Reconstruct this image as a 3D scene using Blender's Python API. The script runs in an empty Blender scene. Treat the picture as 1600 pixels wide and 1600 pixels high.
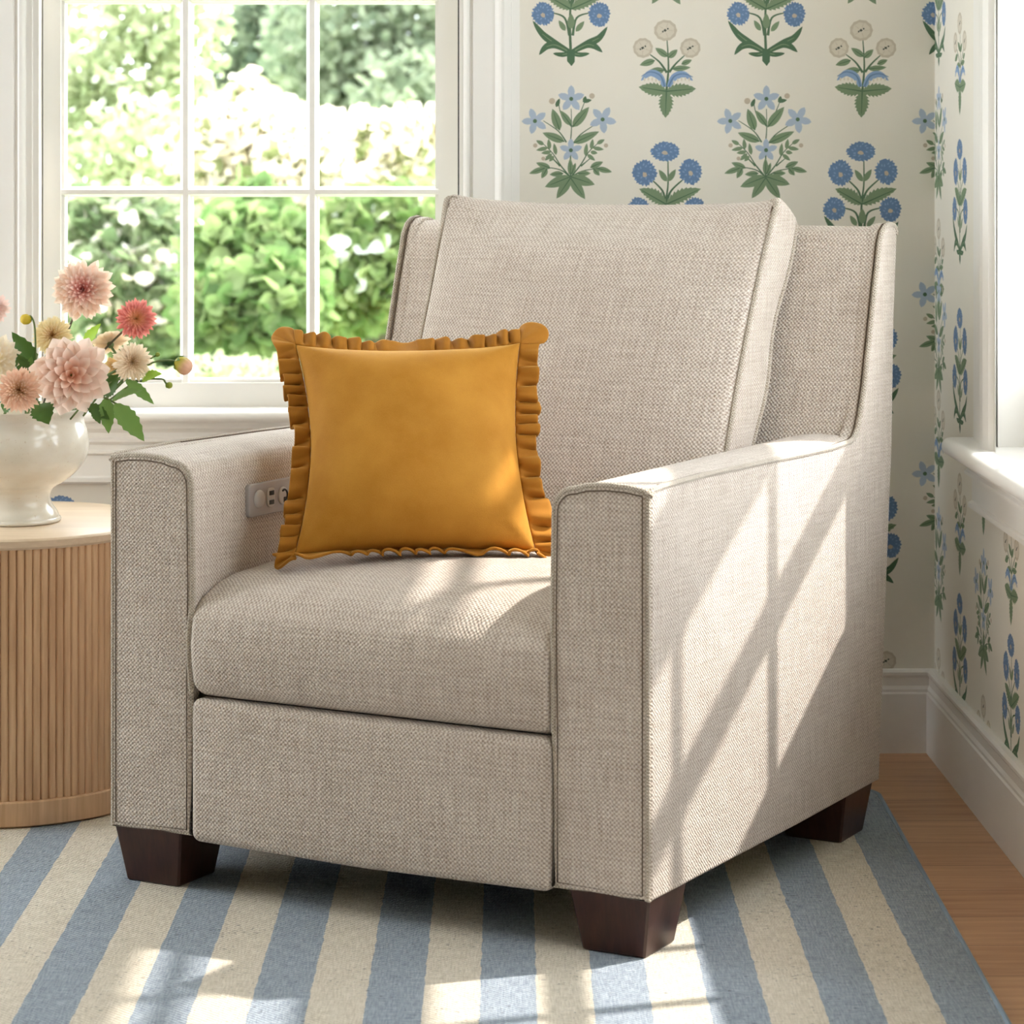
import bpy, bmesh, math, random
import numpy as np
from mathutils import Vector, Matrix
from mathutils.geometry import delaunay_2d_cdt

random.seed(7); RNG = np.random.default_rng(7)
SC = bpy.context.scene
COL = SC.collection
PI = math.pi
sin, cos, rad = math.sin, math.cos, math.radians

# ------------------------------------------------------------------ camera, sky, sun, exposure
CAM_H, F, CX, CY = 1.08, 4360.0, 800.0, 227.0
YAW = rad(1.222)                      # the room turns a little against the camera

cam_d = bpy.data.cameras.new('camera')
cam = bpy.data.objects.new('camera', cam_d); COL.objects.link(cam)
cam.location = (0, 0, CAM_H); cam.rotation_euler = (PI / 2, 0, -YAW)
cam_d.sensor_width = 36; cam_d.lens = 36 * F / 1600
cam_d.shift_y = -(800 - CY) / 1600
cam_d.clip_end = 200
cam_d.dof.use_dof = True; cam_d.dof.focus_distance = 4.25; cam_d.dof.aperture_fstop = 9.0
SC.camera = cam

world = bpy.data.worlds.new('sky'); SC.world = world; world.use_nodes = True
bg = world.node_tree.nodes['Background']
bg.inputs[0].default_value = (0.88, 0.95, 1.0, 1); bg.inputs[1].default_value = 4.0

sun_d = bpy.data.lights.new('sun', 'SUN'); sun = bpy.data.objects.new('sun', sun_d); COL.objects.link(sun)
SUN = Vector((-1.0, -0.30, -1.25)).normalized()        # travel direction
sun.rotation_euler = SUN.to_track_quat('-Z', 'Y').to_euler()
sun.location = (4, 4, 6)
sun_d.energy = 4.0; sun_d.angle = rad(1.0); sun_d.color = (1.0, 0.94, 0.86)

vs = SC.view_settings
vs.view_transform = 'Standard'; vs.look = 'None'; vs.gamma = 1; vs.use_curve_mapping = False
vs.exposure = 0.95
SC.cycles.max_bounces = 10; SC.cycles.diffuse_bounces = 5; SC.cycles.transparent_max_bounces = 12
SC.cycles.use_denoising = True; SC.cycles.sample_clamp_indirect = 8

# ------------------------------------------------------------------ places
def P(X, Z, h):                        # X right of the lens, Z away from it, h above the rug
    return Vector((X * cos(YAW) + Z * sin(YAW), -X * sin(YAW) + Z * cos(YAW), h))
def at(px, py, Z):
    return P((px - CX) / F * Z, Z, CAM_H - (py - CY) / F * Z)
def on_back(px, py, y):                # the plane parallel to the back wall
    k = (px - CX) / F
    Z = y / (cos(YAW) - k * sin(YAW))
    return Vector((k * Z * cos(YAW) + Z * sin(YAW), y, CAM_H - (py - CY) / F * Z))
def on_right(px, py, x):
    k = (px - CX) / F
    Z = x / (k * cos(YAW) + sin(YAW))
    return Vector((x, -k * Z * sin(YAW) + Z * cos(YAW), CAM_H - (py - CY) / F * Z))
def srgb(r, g, b):
    def f(c):
        c /= 255.0
        return c / 12.92 if c <= 0.04045 else ((c + 0.055) / 1.055) ** 2.4
    return (f(r), f(g), f(b), 1)
def sstep(t):
    t = max(0.0, min(1.0, t)); return t * t * (3 - 2 * t)

# ------------------------------------------------------------------ materials
class NT:
    def __init__(s, name):
        s.m = bpy.data.materials.new(name); s.m.use_nodes = True
        s.t = s.m.node_tree; s.b = s.t.nodes['Principled BSDF']
    def n(s, typ, **kw):
        nd = s.t.nodes.new(typ)
        for k, v in kw.items():
            if k.startswith('i_'):
                key = k[2:]
                nd.inputs[int(key) if key.isdigit() else key].default_value = v
            else: setattr(nd, k, v)
        return nd
    def l(s, a, b): s.t.links.new(a, b)
    def math(s, op, a, b=None, c=None):
        nd = s.n('ShaderNodeMath', operation=op)
        for i, x in enumerate((a, b, c)):
            if x is None: continue
            if isinstance(x, (int, float)): nd.inputs[i].default_value = x
            else: s.l(x, nd.inputs[i])
        return nd.outputs[0]
    def ramp(s, fac, stops):
        nd = s.n('ShaderNodeValToRGB'); e = nd.color_ramp.elements
        while len(e) < len(stops): e.new(0.5)
        for el, (p, c) in zip(e, stops): el.position = p; el.color = c
        s.l(fac, nd.inputs[0]); return nd.outputs[0]
    def mix(s, fac, a, b, mode='MIX'):
        nd = s.n('ShaderNodeMix', data_type='RGBA', blend_type=mode)
        for sock, x in ((nd.inputs[0], fac), (nd.inputs[6], a), (nd.inputs[7], b)):
            if isinstance(x, (int, float)): sock.default_value = x
            elif isinstance(x, tuple): sock.default_value = x
            else: s.l(x, sock)
        return nd.outputs[2]
    def noise(s, vec, scale, detail=3, rough=0.5):
        nd = s.n('ShaderNodeTexNoise', i_Scale=scale, i_Detail=detail, i_Roughness=rough)
        s.l(vec, nd.inputs['Vector']); return nd.outputs[0]
    def mapv(s, vec, scale=(1, 1, 1), loc=(0, 0, 0)):
        nd = s.n('ShaderNodeMapping'); nd.inputs['Scale'].default_value = scale; nd.inputs['Location'].default_value = loc
        s.l(vec, nd.inputs[0]); return nd.outputs[0]
    def bump(s, h, strength, dist):
        nd = s.n('ShaderNodeBump', i_Strength=strength, i_Distance=dist)
        s.l(h, nd.inputs['Height']); s.l(nd.outputs[0], s.b.inputs['Normal']); return nd
    def set(s, **kw):
        for k, v in kw.items(): s.b.inputs[k.replace('_', ' ')].default_value = v
        return s

def plain(name, col, rough=0.5, mottling=0.05, **kw):
    t = NT(name); o = t.n('ShaderNodeTexCoord').outputs['Object']
    f = t.noise(o, 9.0, 3)
    d = tuple(c * (1 - mottling) for c in col[:3]) + (1,)
    t.l(t.ramp(f, [(0.3, d), (0.7, col)]), t.b.inputs['Base Color'])
    t.set(Roughness=rough, **kw)
    return t.m

def linen(name, dark, light, pitch=0.0066):
    t = NT(name)
    uv = t.n('ShaderNodeTexCoord').outputs['UV']
    wob = t.noise(uv, 130, 3, 0.6); wob2 = t.noise(uv, 34, 2)
    sp = t.n('ShaderNodeSeparateXYZ'); t.l(uv, sp.inputs[0])
    k = 2 * PI / pitch
    u = t.math('ADD', t.math('MULTIPLY', sp.outputs[0], k), t.math('ADD', t.math('MULTIPLY', wob, 3.6), t.math('MULTIPLY', wob2, 3.0)))
    v = t.math('ADD', t.math('MULTIPLY', sp.outputs[1], k * 1.06), t.math('SUBTRACT', t.math('MULTIPLY', wob, 3.2), t.math('MULTIPLY', wob2, 3.0)))
    w = t.math('MULTIPLY', t.math('SINE', u), t.math('SINE', v))
    w = t.math('ADD', t.math('MULTIPLY', w, 0.5), 0.5)
    hs = t.noise(t.mapv(uv, (14, 330, 1)), 1.0, 3, 0.6)
    vsn = t.noise(t.mapv(uv, (330, 14, 1), (3, 7, 0)), 1.0, 3, 0.6)
    slub = t.math('ADD', hs, vsn)
    fac = t.math('ADD', t.math('MULTIPLY', w, 0.56), t.math('MULTIPLY', t.math('SUBTRACT', slub, 0.76), 0.52))
    big = t.noise(uv, 5, 2)
    fac = t.math('ADD', fac, t.math('MULTIPLY', t.math('SUBTRACT', big, 0.5), 0.12))
    t.l(t.ramp(fac, [(0.05, dark), (0.85, light)]), t.b.inputs['Base Color'])
    t.bump(t.math('ADD', w, t.math('MULTIPLY', slub, 0.3)), 0.75, 0.0018)
    t.set(Roughness=0.9, Sheen_Weight=0.25, Sheen_Roughness=0.5, Specular_IOR_Level=0.2)
    return t.m

def wood(name, dark, light, rough=0.45, scale=(1, 1, 1), grain=(40, 40, 3), spec=0.4):
    t = NT(name); o = t.n('ShaderNodeTexCoord').outputs['Object']
    m = t.mapv(o, grain)
    f = t.noise(m, 1.0, 5, 0.6)
    f2 = t.noise(t.mapv(o, tuple(g * 4 for g in grain)), 1.0, 2)
    f = t.math('ADD', t.math('MULTIPLY', f, 0.75), t.math('MULTIPLY', f2, 0.25))
    t.l(t.ramp(f, [(0.32, dark), (0.68, light)]), t.b.inputs['Base Color'])
    t.bump(f, 0.12, 0.001)
    t.set(Roughness=rough, Specular_IOR_Level=spec)
    return t.m

M = {}
M['linen'] = linen('oatmeal_linen', srgb(149, 129, 113), srgb(238, 227, 216))
M['welt'] = linen('linen_piping', srgb(144, 128, 111), srgb(222, 211, 196), 0.0046)
M['shaded_seam'] = plain('painted_seam_shade', srgb(104, 88, 74), 0.9)  # dark tone that stands in for the shade beside the piping
M['dust'] = plain('dust_cloth', srgb(60, 52, 46), 0.9)
M['darkwood'] = wood('espresso_wood', srgb(44, 25, 20), srgb(66, 38, 30), 0.35, grain=(60, 60, 4))
M['white'] = plain('white_paint', srgb(236, 233, 228), 0.42, 0.02)
M['paper'] = plain('wallpaper_cream', srgb(237, 232, 221), 0.75, 0.015)
M['ceil'] = plain('ceiling_white', srgb(240, 238, 234), 0.8, 0.01)
M['plate'] = plain('satin_grey_plastic', srgb(176, 171, 170), 0.4, 0.02, Metallic=0.25)
M['button'] = plain('pale_grey_button', srgb(196, 194, 192), 0.3, 0.02)
M['socket'] = plain('black_socket', srgb(28, 27, 28), 0.4, 0.02)
M['oak'] = wood('pale_oak_flutes', srgb(200, 160, 124), srgb(226, 190, 152), 0.5, grain=(55, 55, 3))
M['oaktop'] = wood('bleached_oak_top', srgb(214, 190, 162), srgb(230, 208, 182), 0.45, grain=(3, 45, 45))
M['stemgreen'] = plain('stem_green', srgb(92, 112, 58), 0.6)
M['stembrown'] = plain('stem_brown', srgb(82, 74, 52), 0.6)

def glaze():
    t = NT('cream_glaze'); o = t.n('ShaderNodeTexCoord').outputs['Object']
    f = t.noise(t.mapv(o, (5, 5, 11)), 1.0, 4, 0.6)
    sp = t.noise(o, 260, 1)
    c = t.ramp(f, [(0.35, srgb(226, 216, 198)), (0.62, srgb(240, 236, 226))])
    c = t.mix(t.ramp(sp, [(0.70, (0, 0, 0, 1)), (0.76, (0.5, 0.5, 0.5, 1))]), c, srgb(200, 180, 150))
    t.l(c, t.b.inputs['Base Color']); t.bump(f, 0.08, 0.003)
    t.set(Roughness=0.16, Coat_Weight=0.5, Coat_Roughness=0.06); return t.m
M['glaze'] = glaze()

def velvet(nm, c1, c2):
    t = NT(nm); o = t.n('ShaderNodeTexCoord').outputs['Object']
    f = t.noise(o, 9, 4, 0.55); g = t.noise(o, 700, 2)
    f = t.math('ADD', t.math('MULTIPLY', f, 0.85), t.math('MULTIPLY', g, 0.15))
    t.l(t.ramp(f, [(0.3, c1), (0.7, c2)]), t.b.inputs['Base Color'])
    t.bump(g, 0.25, 0.0006)
    t.set(Roughness=0.75, Sheen_Weight=0.6, Sheen_Roughness=0.35, Specular_IOR_Level=0.15)
    t.b.inputs['Sheen Tint'].default_value = srgb(250, 205, 120)
    return t.m
M['velvet'] = velvet('mustard_velvet', srgb(164, 108, 30), srgb(198, 142, 58)); M['velvetr'] = velvet('mustard_velvet_frill', srgb(146, 92, 24), srgb(176, 118, 42))

def rugmat():
    t = NT('striped_cotton_weave'); o = t.n('ShaderNodeTexCoord').outputs['Object']
    sp = t.n('ShaderNodeSeparateXYZ'); t.l(o, sp.inputs[0])
    wob = t.noise(t.mapv(o, (1, 9, 1)), 3.0, 3)
    fine = t.noise(t.mapv(o, (30, 240, 1)), 1.0, 2)
    x = t.math('ADD', sp.outputs[0], t.math('MULTIPLY', t.math('SUBTRACT', wob, 0.5), 0.006))
    x = t.math('ADD', x, t.math('MULTIPLY', t.math('SUBTRACT', fine, 0.5), 0.003))
    s = t.math('DIVIDE', t.math('ADD', x, 0.6165 + 0.07197 * 40), 0.07197)
    par = t.math('MODULO', t.math('FLOOR', s), 2.0)
    fac = t.math('GREATER_THAN', par, 0.5)
    f1 = t.noise(t.mapv(o, (420, 36, 1)), 1.0, 3, 0.6)
    f2 = t.noise(t.mapv(o, (36, 420, 1)), 1.0, 3, 0.6)
    ff = t.math('MULTIPLY', t.math('ADD', f1, f2), 0.5)
    blue = t.ramp(ff, [(0.33, srgb(116, 128, 142)), (0.66, srgb(180, 188, 197))])
    cream = t.ramp(ff, [(0.33, srgb(190, 178, 160)), (0.66, srgb(234, 225, 210))])
    c = t.mix(fac, blue, cream)
    spk = t.noise(t.mapv(o, (110, 210, 1)), 1.0, 2)
    clump = t.noise(o, 9, 2)
    spk = t.math('ADD', spk, t.math('MULTIPLY', t.math('SUBTRACT', clump, 0.5), 0.25))
    c = t.mix(t.ramp(spk, [(0.655, (0, 0, 0, 1)), (0.72, (0.75, 0.75, 0.75, 1))]), c, srgb(78, 80, 84))
    t.l(c, t.b.inputs['Base Color'])
    k = 2 * PI / 0.0085
    rib = t.math('MULTIPLY', t.math('SINE', t.math('MULTIPLY', sp.outputs[0], k)), t.math('SINE', t.math('MULTIPLY', sp.outputs[1], k)))
    t.bump(t.math('ADD', t.math('MULTIPLY', rib, 0.5), t.math('MULTIPLY', ff, 1.4)), 0.9, 0.003)
    t.set(Roughness=0.95, Specular_IOR_Level=0.1); return t.m
M['rug'] = rugmat()
M['rugbind'] = plain('rug_binding', srgb(134, 150, 166), 0.95, 0.15)

def floormat():
    t = NT('honey_oak_planks'); o = t.n('ShaderNodeTexCoord').outputs['Object']
    br = t.n('ShaderNodeTexBrick', i_Scale=1.0); br.offset = 0.37
    br.inputs['Brick Width'].default_value = 1.4; br.inputs['Row Height'].default_value = 0.14
    br.inputs['Mortar Size'].default_value = 0.0009; br.inputs['Mortar Smooth'].default_value = 0.2
    br.inputs['Color1'].default_value = (0.2, 0.2, 0.2, 1); br.inputs['Color2'].default_value = (0.8, 0.8, 0.8, 1)
    br.inputs['Mortar'].default_value = (0.5, 0.5, 0.5, 1)
    t.l(o, br.inputs['Vector'])
    g = t.noise(t.mapv(o, (4, 60, 1)), 1.0, 5, 0.6)
    f = t.math('ADD', t.math('MULTIPLY', g, 0.75), t.math('MULTIPLY', br.outputs['Color'], 0.28))
    c = t.ramp(f, [(0.30, srgb(158, 112, 78)), (0.72, srgb(204, 160, 122))])
    c = t.mix(br.outputs['Fac'], c, srgb(96, 60, 38))
    t.l(c, t.b.inputs['Base Color']); t.set(Roughness=0.38); return t.m
M['floor'] = floormat()

def glass():
    t = NT('window_glass'); nt = t.t
    nt.nodes.remove(t.b)
    tr = t.n('ShaderNodeBsdfTransparent'); gl = t.n('ShaderNodeBsdfGlossy', i_Roughness=0.02)
    lw = t.n('ShaderNodeLayerWeight', i_Blend=0.5); mx = t.n('ShaderNodeMixShader')
    t.l(t.math('ADD', t.math('MULTIPLY', t.math('POWER', lw.outputs['Facing'], 5.0), 0.45), 0.02), mx.inputs[0]); t.l(tr.outputs[0], mx.inputs[1]); t.l(gl.outputs[0], mx.inputs[2])
    t.l(mx.outputs[0], nt.nodes['Material Output'].inputs[0]); return t.m
M['glass'] = glass()

def leafmat(name, c1, c2, trans=0.5, rough=0.5, var=2.0):
    t = NT(name); o = t.n('ShaderNodeTexCoord').outputs['Object']
    f = t.noise(o, var, 3)
    ri = t.n('ShaderNodeNewGeometry').outputs['Random Per Island']
    f = t.math('ADD', t.math('MULTIPLY', f, 0.4), t.math('MULTIPLY', ri, 0.6))
    c = t.ramp(f, [(0.25, c1), (0.75, c2)])
    t.l(c, t.b.inputs['Base Color']); t.set(Roughness=rough, Specular_IOR_Level=0.3)
    tl = t.n('ShaderNodeBsdfTranslucent'); t.l(c, tl.inputs[0])
    mx = t.n('ShaderNodeMixShader'); mx.inputs[0].default_value = trans
    t.l(t.b.outputs[0], mx.inputs[1]); t.l(tl.outputs[0], mx.inputs[2])
    t.l(mx.outputs[0], t.t.nodes['Material Output'].inputs[0]); return t.m
M['leaf'] = leafmat('dahlia_leaf', srgb(78, 110, 50), srgb(120, 152, 78), 0.25, 0.45)
M['leafbright'] = leafmat('young_leaf', srgb(124, 160, 50), srgb(156, 186, 74), 0.35, 0.45)
M['leafdark'] = leafmat('dark_green_leaf', srgb(50, 78, 36), srgb(82, 112, 48), 0.2, 0.45)  # darker green than the other dahlia leaves

def petalmat():
    t = NT('dahlia_petal')
    a = t.n('ShaderNodeVertexColor'); a.layer_name = 'Col'
    t.l(a.outputs[0], t.b.inputs['Base Color']); t.set(Roughness=0.6, Specular_IOR_Level=0.2)
    tl = t.n('ShaderNodeBsdfTranslucent'); t.l(a.outputs[0], tl.inputs[0])
    mx = t.n('ShaderNodeMixShader'); mx.inputs[0].default_value = 0.3
    t.l(t.b.outputs[0], mx.inputs[1]); t.l(tl.outputs[0], mx.inputs[2])
    t.l(mx.outputs[0], t.t.nodes['Material Output'].inputs[0]); return t.m
M['petal'] = petalmat()

# ------------------------------------------------------------------ object helpers
def box_uv(me):
    uv = me.uv_layers.new(name='UVMap').data
    vs_ = me.vertices
    for p in me.polygons:
        n = p.normal; a = max(range(3), key=lambda i: abs(n[i]))
        i, j = ((1, 2), (0, 2), (0, 1))[a]
        for li in p.loop_indices:
            c = vs_[me.loops[li].vertex_index].co
            uv[li].uv = (c[i], c[j])

def link(name, me, mats, parent=None, smooth=True, uv=False, loc=None, rot=None):
    if not isinstance(mats, (list, tuple)): mats = [mats]
    for m in mats: me.materials.append(m)
    if smooth:
        me.polygons.foreach_set('use_smooth', [True] * len(me.polygons))
    if uv: box_uv(me)
    o = bpy.data.objects.new(name, me); COL.objects.link(o)
    if parent: o.parent = parent
    if loc is not None: o.location = loc
    if rot is not None: o.rotation_euler = rot
    return o

def mesh(name, verts, faces):
    me = bpy.data.meshes.new(name); me.from_pydata([tuple(v) for v in verts], [], faces); me.update(); return me

def obj(name, vf, mats, parent=None, smooth=True, uv=False, fix=True, sharp=40, **kw):
    me = mesh(name, *vf)
    if fix:
        bm = bmesh.new(); bm.from_mesh(me); bmesh.ops.recalc_face_normals(bm, faces=bm.faces); bm.to_mesh(me); bm.free()
    o = link(name, me, mats, parent, smooth, uv, **kw)
    if smooth and sharp: me.set_sharp_from_angle(angle=rad(sharp))
    return o

def empty(name, loc, rz=0, label=None, cat=None, group=None):
    o = bpy.data.objects.new(name, None); COL.objects.link(o); o.location = loc; o.rotation_euler = (0, 0, rz)
    o.empty_display_size = 0.1
    return tag(o, label, cat, group)
def tag(o, label=None, cat=None, group=None, kind=None):
    if label: o['label'] = label
    if cat: o['category'] = cat
    if group: o['group'] = group
    if kind: o['kind'] = kind
    return o

class Geo:                                     # collects shapes that make up ONE part
    def __init__(s): s.v = []; s.f = []
    def add(s, vf):
        b = len(s.v); s.v += [tuple(p) for p in vf[0]]; s.f += [tuple(i + b for i in f) for f in vf[1]]; return s
    @property
    def vf(s): return s.v, s.f

def box(x0, x1, y0, y1, z0, z1):
    v = [(x, y, z) for x in (x0, x1) for y in (y0, y1) for z in (z0, z1)]
    return v, [(0, 1, 3, 2), (4, 6, 7, 5), (0, 4, 5, 1), (2, 3, 7, 6), (0, 2, 6, 4), (1, 5, 7, 3)]

def rbox(sx, sy, sz, r, n=(10, 6, 10), fn=None, k=4):
    """box with rounded edges, finely gridded, then bent by fn"""
    h = (sx / 2, sy / 2, sz / 2)
    if not isinstance(r, (tuple, list)): r = (r, r, r)
    axes = []
    for a in range(3):
        e = [r[a] * (1 - math.tan(PI / 4 * (1 - i / k))) for i in range(k + 1)]
        lo = [-h[a] + t for t in e]; hi = [h[a] - t for t in reversed(e)]
        mid = [lo[-1] + (hi[0] - lo[-1]) * i / n[a] for i in range(1, n[a])]
        axes.append(lo + mid + hi)
    V, idx, Fc = [], {}, []
    def vert(p):
        key = tuple(round(c, 6) for c in p)
        if key in idx: return idx[key]
        inn = [max(-h[a] + r[a], min(h[a] - r[a], p[a])) for a in range(3)]
        d = [(p[a] - inn[a]) / r[a] for a in range(3)]
        L = math.sqrt(sum(c * c for c in d)) or 1
        q = [inn[a] + d[a] / L * r[a] for a in range(3)]
        if fn: q = fn(*q)
        idx[key] = len(V); V.append(tuple(q)); return idx[key]
    for a in range(3):
        b, c = (a + 1) % 3, (a + 2) % 3
        for s in (-1, 1):
            for i in range(len(axes[b]) - 1):
                for j in range(len(axes[c]) - 1):
                    q = []
                    for di, dj in ((0, 0), (1, 0), (1, 1), (0, 1)):
                        p = [0, 0, 0]; p[a] = s * h[a]; p[b] = axes[b][i + di]; p[c] = axes[c][j + dj]
                        q.append(vert(p))
                    Fc.append(tuple(q if s > 0 else q[::-1]))
    return V, Fc

def offset_poly(pts, d):
    """shrink a counter-clockwise polygon by d"""
    n = len(pts); out = []
    for i in range(n):
        a, b, c = pts[i - 1], pts[i], pts[(i + 1) % n]
        e1 = Vector((b[0] - a[0], b[1] - a[1])).normalized(); e2 = Vector((c[0] - b[0], c[1] - b[1])).normalized()
        n1 = Vector((-e1.y, e1.x)); n2 = Vector((-e2.y, e2.x)); m = n1 + n2
        m = m / max(m.dot(m) / 2, 0.6) if m.length > 1e-6 else n1
        out.append((b[0] + m.x * d, b[1] + m.y * d))
    return out

def extrude(pts, a0, a1, r, to3, seg=5, n=1):
    """loft a counter-clockwise 2-D outline from a0 to a1 with rounded rims"""
    rings = []
    for i in range(seg + 1):
        t = PI / 2 * i / seg; rings.append((offset_poly(pts, r * (1 - sin(t))), a0 + r * (1 - cos(t))))
    for i in range(1, n): rings.append((pts, a0 + r + (a1 - a0 - 2 * r) * i / n))
    for i in range(seg, -1, -1):
        t = PI / 2 * i / seg; rings.append((offset_poly(pts, r * (1 - sin(t))), a1 - r * (1 - cos(t))))
    V = [to3(p, q, a) for ring, a in rings for p, q in ring]
    k = len(pts); Fc = []
    for i in range(len(rings) - 1):
        for j in range(k):
            Fc.append((i * k + j, i * k + (j + 1) % k, (i + 1) * k + (j + 1) % k, (i + 1) * k + j))
    Fc.append(tuple(range(k - 1, -1, -1))); b = (len(rings) - 1) * k; Fc.append(tuple(range(b, b + k)))
    return V, Fc

def arc_corner(c, r, a0, a1, n=5):
    return [(c[0] + r * cos(a0 + (a1 - a0) * i / n), c[1] + r * sin(a0 + (a1 - a0) * i / n)) for i in range(n + 1)]

def smooth_path(pts, sub=6, closed=False):
    pts = [Vector(p) for p in pts]; out = []; n = len(pts)
    rng = range(n if closed else n - 1)
    for i in rng:
        p0 = pts[(i - 1) % n] if closed or i > 0 else pts[0]
        p1, p2 = pts[i], pts[(i + 1) % n]
        p3 = pts[(i + 2) % n] if closed or i + 2 < n else pts[-1]
        for s in range(sub):
            t = s / sub
            out.append(0.5 * ((2 * p1) + (p2 - p0) * t + (2 * p0 - 5 * p1 + 4 * p2 - p3) * t * t + (3 * p1 - p0 - 3 * p2 + p3) * t ** 3))
    if not closed: out.append(pts[-1])
    return out

def tube(pts, r, seg=8, closed=False):
    pts = [Vector(p) for p in pts]; n = len(pts); V, Fc = [], []
    rr = r if isinstance(r, (list, tuple)) else [r] * n
    up = None
    for i in range(n):
        if closed: t = pts[(i + 1) % n] - pts[i - 1]
        else: t = pts[min(i + 1, n - 1)] - pts[max(i - 1, 0)]
        t.normalize()
        if up is None:
            up = Vector((0, 0, 1)) if abs(t.z) < 0.9 else Vector((1, 0, 0))
        up = (up - t * up.dot(t)).normalized(); s = t.cross(up)
        for j in range(seg):
            a = 2 * PI * j / seg; V.append(pts[i] + (up * cos(a) + s * sin(a)) * rr[i])
    for i in range(n if closed else n - 1):
        for j in range(seg):
            a, b = i * seg, ((i + 1) % n) * seg
            Fc.append((a + j, a + (j + 1) % seg, b + (j + 1) % seg, b + j))
    if not closed:
        Fc.append(tuple(range(seg - 1, -1, -1))); Fc.append(tuple(range((n - 1) * seg, n * seg)))
    return V, Fc

def lathe(prof, seg=64, rfn=None):
    V, Fc = [], []; n = len(prof)
    for r, z in prof:
        for j in range(seg):
            a = 2 * PI * j / seg; q = rfn(r, z, a) if rfn else r
            V.append((q * cos(a), q * sin(a), z))
    for i in range(n - 1):
        for j in range(seg):
            k = (j + 1) % seg; Fc.append((i * seg + j, i * seg + k, (i + 1) * seg + k, (i + 1) * seg + j))
    Fc.append(tuple(range(seg - 1, -1, -1))); Fc.append(tuple(range((n - 1) * seg, n * seg)))
    return V, Fc

# ------------------------------------------------------------------ the room
YB, XR, FZ, CEIL = 4.995, 0.866, -0.008, 2.55
FRONT = 1.2
tag(obj('floor', box(-2.6, XR + 0.16, -.75, YB + 0.16, FZ - 0.08, FZ), M['floor'], smooth=False), kind='structure')
tag(obj('light_block_front', box(-2.6, XR + 0.16, -.75, -.65, FZ, CEIL), M['ceil'], smooth=False), kind='structure')  # unseen wall added behind the camera to cut the front fill light
tag(obj('light_block_left', box(-2.7, -2.6, -.75, 4.1, FZ, CEIL), M['ceil'], smooth=False), kind='structure')  # unseen wall added to block side light; its open end tunes the fill
tag(obj('ceiling', box(-2.6, XR + 0.16, -.75, YB + 0.16, CEIL, CEIL + 0.1), M['ceil'], smooth=False), kind='structure')

# wallpaper motifs, drawn in quarter pixels of the photograph
INK = {'g': srgb(126, 148, 116), 'gd': srgb(86, 116, 88), 'gx': srgb(80, 112, 84), 'b': srgb(106, 136, 176), 'bl': srgb(142, 170, 208),
       'p': srgb(178, 193, 212), 'pl': srgb(194, 206, 226), 'c': srgb(206, 196, 178), 'cl': srgb(222, 214, 198), 'k': srgb(72, 78, 68), 't': srgb(200, 186, 166)}
INKS = list(INK)
for k_, c_ in INK.items(): M['ink_' + k_] = plain('wallpaper_ink_' + {'g': 'sage', 'gd': 'moss', 'gx': 'deep_green', 'b': 'cornflower', 'bl': 'light_cornflower', 'p': 'pale_blue', 'pl': 'paler_blue', 'c': 'greige', 'cl': 'ivory', 'k': 'charcoal', 't': 'tan'}[k_], c_, 0.75, 0.08)

def leaf2(a, b, w, bend=0.0, n=7, jag=0):
    a, b = Vector(a), Vector(b); d = b - a; s = Vector((-d.y, d.x)).normalized(); L, R_ = [], []
    for i in range(n + 1):
        t = i / n; c = a + d * t + s * bend * w * sin(PI * t)
        ww = w / 2 * (sin(PI * t ** 0.8)) ** 0.8 if 0 < t < 1 else 0
        L.append(c + s * ww); R_.append(c - s * ww)
        if jag and 0 < i < n:
            L.append(c + d / n * 0.15 + s * ww * (1 - jag)); R_.append(c + d / n * 0.15 - s * ww * (1 - jag))
    return L + R_[::-1][1:-1]
def stroke(pts, w, taper=True):
    P2 = [Vector((p[0], p[1], 0)) for p in pts]
    Q = smooth_path(P2, 5) if len(pts) > 2 else P2
    L, R_ = [], []; n = len(Q)
    for i, c in enumerate(Q):
        t = (Q[min(i + 1, n - 1)] - Q[max(i - 1, 0)]).normalized(); s = Vector((-t.y, t.x, 0)); f = i / (n - 1)
        ww = w / 2 * (1 - 0.6 * f if taper else 1)
        L.append((c + s * ww).xy); R_.append((c - s * ww).xy)
    return L + R_[::-1]
def strap(pts, w):
    P2 = [Vector((p[0], p[1], 0)) for p in pts]; Q = smooth_path(P2, 5); L, R_ = [], []; n = len(Q)
    for i, c in enumerate(Q):
        t = (Q[min(i + 1, n - 1)] - Q[max(i - 1, 0)]).normalized(); s = Vector((-t.y, t.x, 0)); f = i / (n - 1)
        ww = w / 2 * (0.45 + 0.55 * sin(PI * min(1, f * 1.1))) * (1 if f < 0.8 else 1 - ((f - 0.8) / 0.2) ** 2 * 0.97)
        L.append((c + s * ww).xy); R_.append((c - s * ww).xy)
    return L + R_[::-1]
def disc(c, rx, ry=None, n=14, jag=0.0, ph=0.0, sq=1):
    ry = ry or rx; out = []
    for i in range(n):
        a = 2 * PI * i / n + ph; k = 1 - jag * (i % 2)
        out.append(Vector((c[0] + rx * k * cos(a), c[1] + ry * k * sin(a))))
    return out
def petal5(c, r, ph):
    out = []
    for i in range(30):
        a = 2 * PI * i / 30; q = abs(((a * 5 / (2 * PI)) % 1) - 0.5) * 2
        k = 0.40 + 0.62 * (1 - q ** 1.25)
        out.append(Vector((c[0] + r * k * cos(a + ph), c[1] + r * k * sin(a + ph))))
    return out

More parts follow.
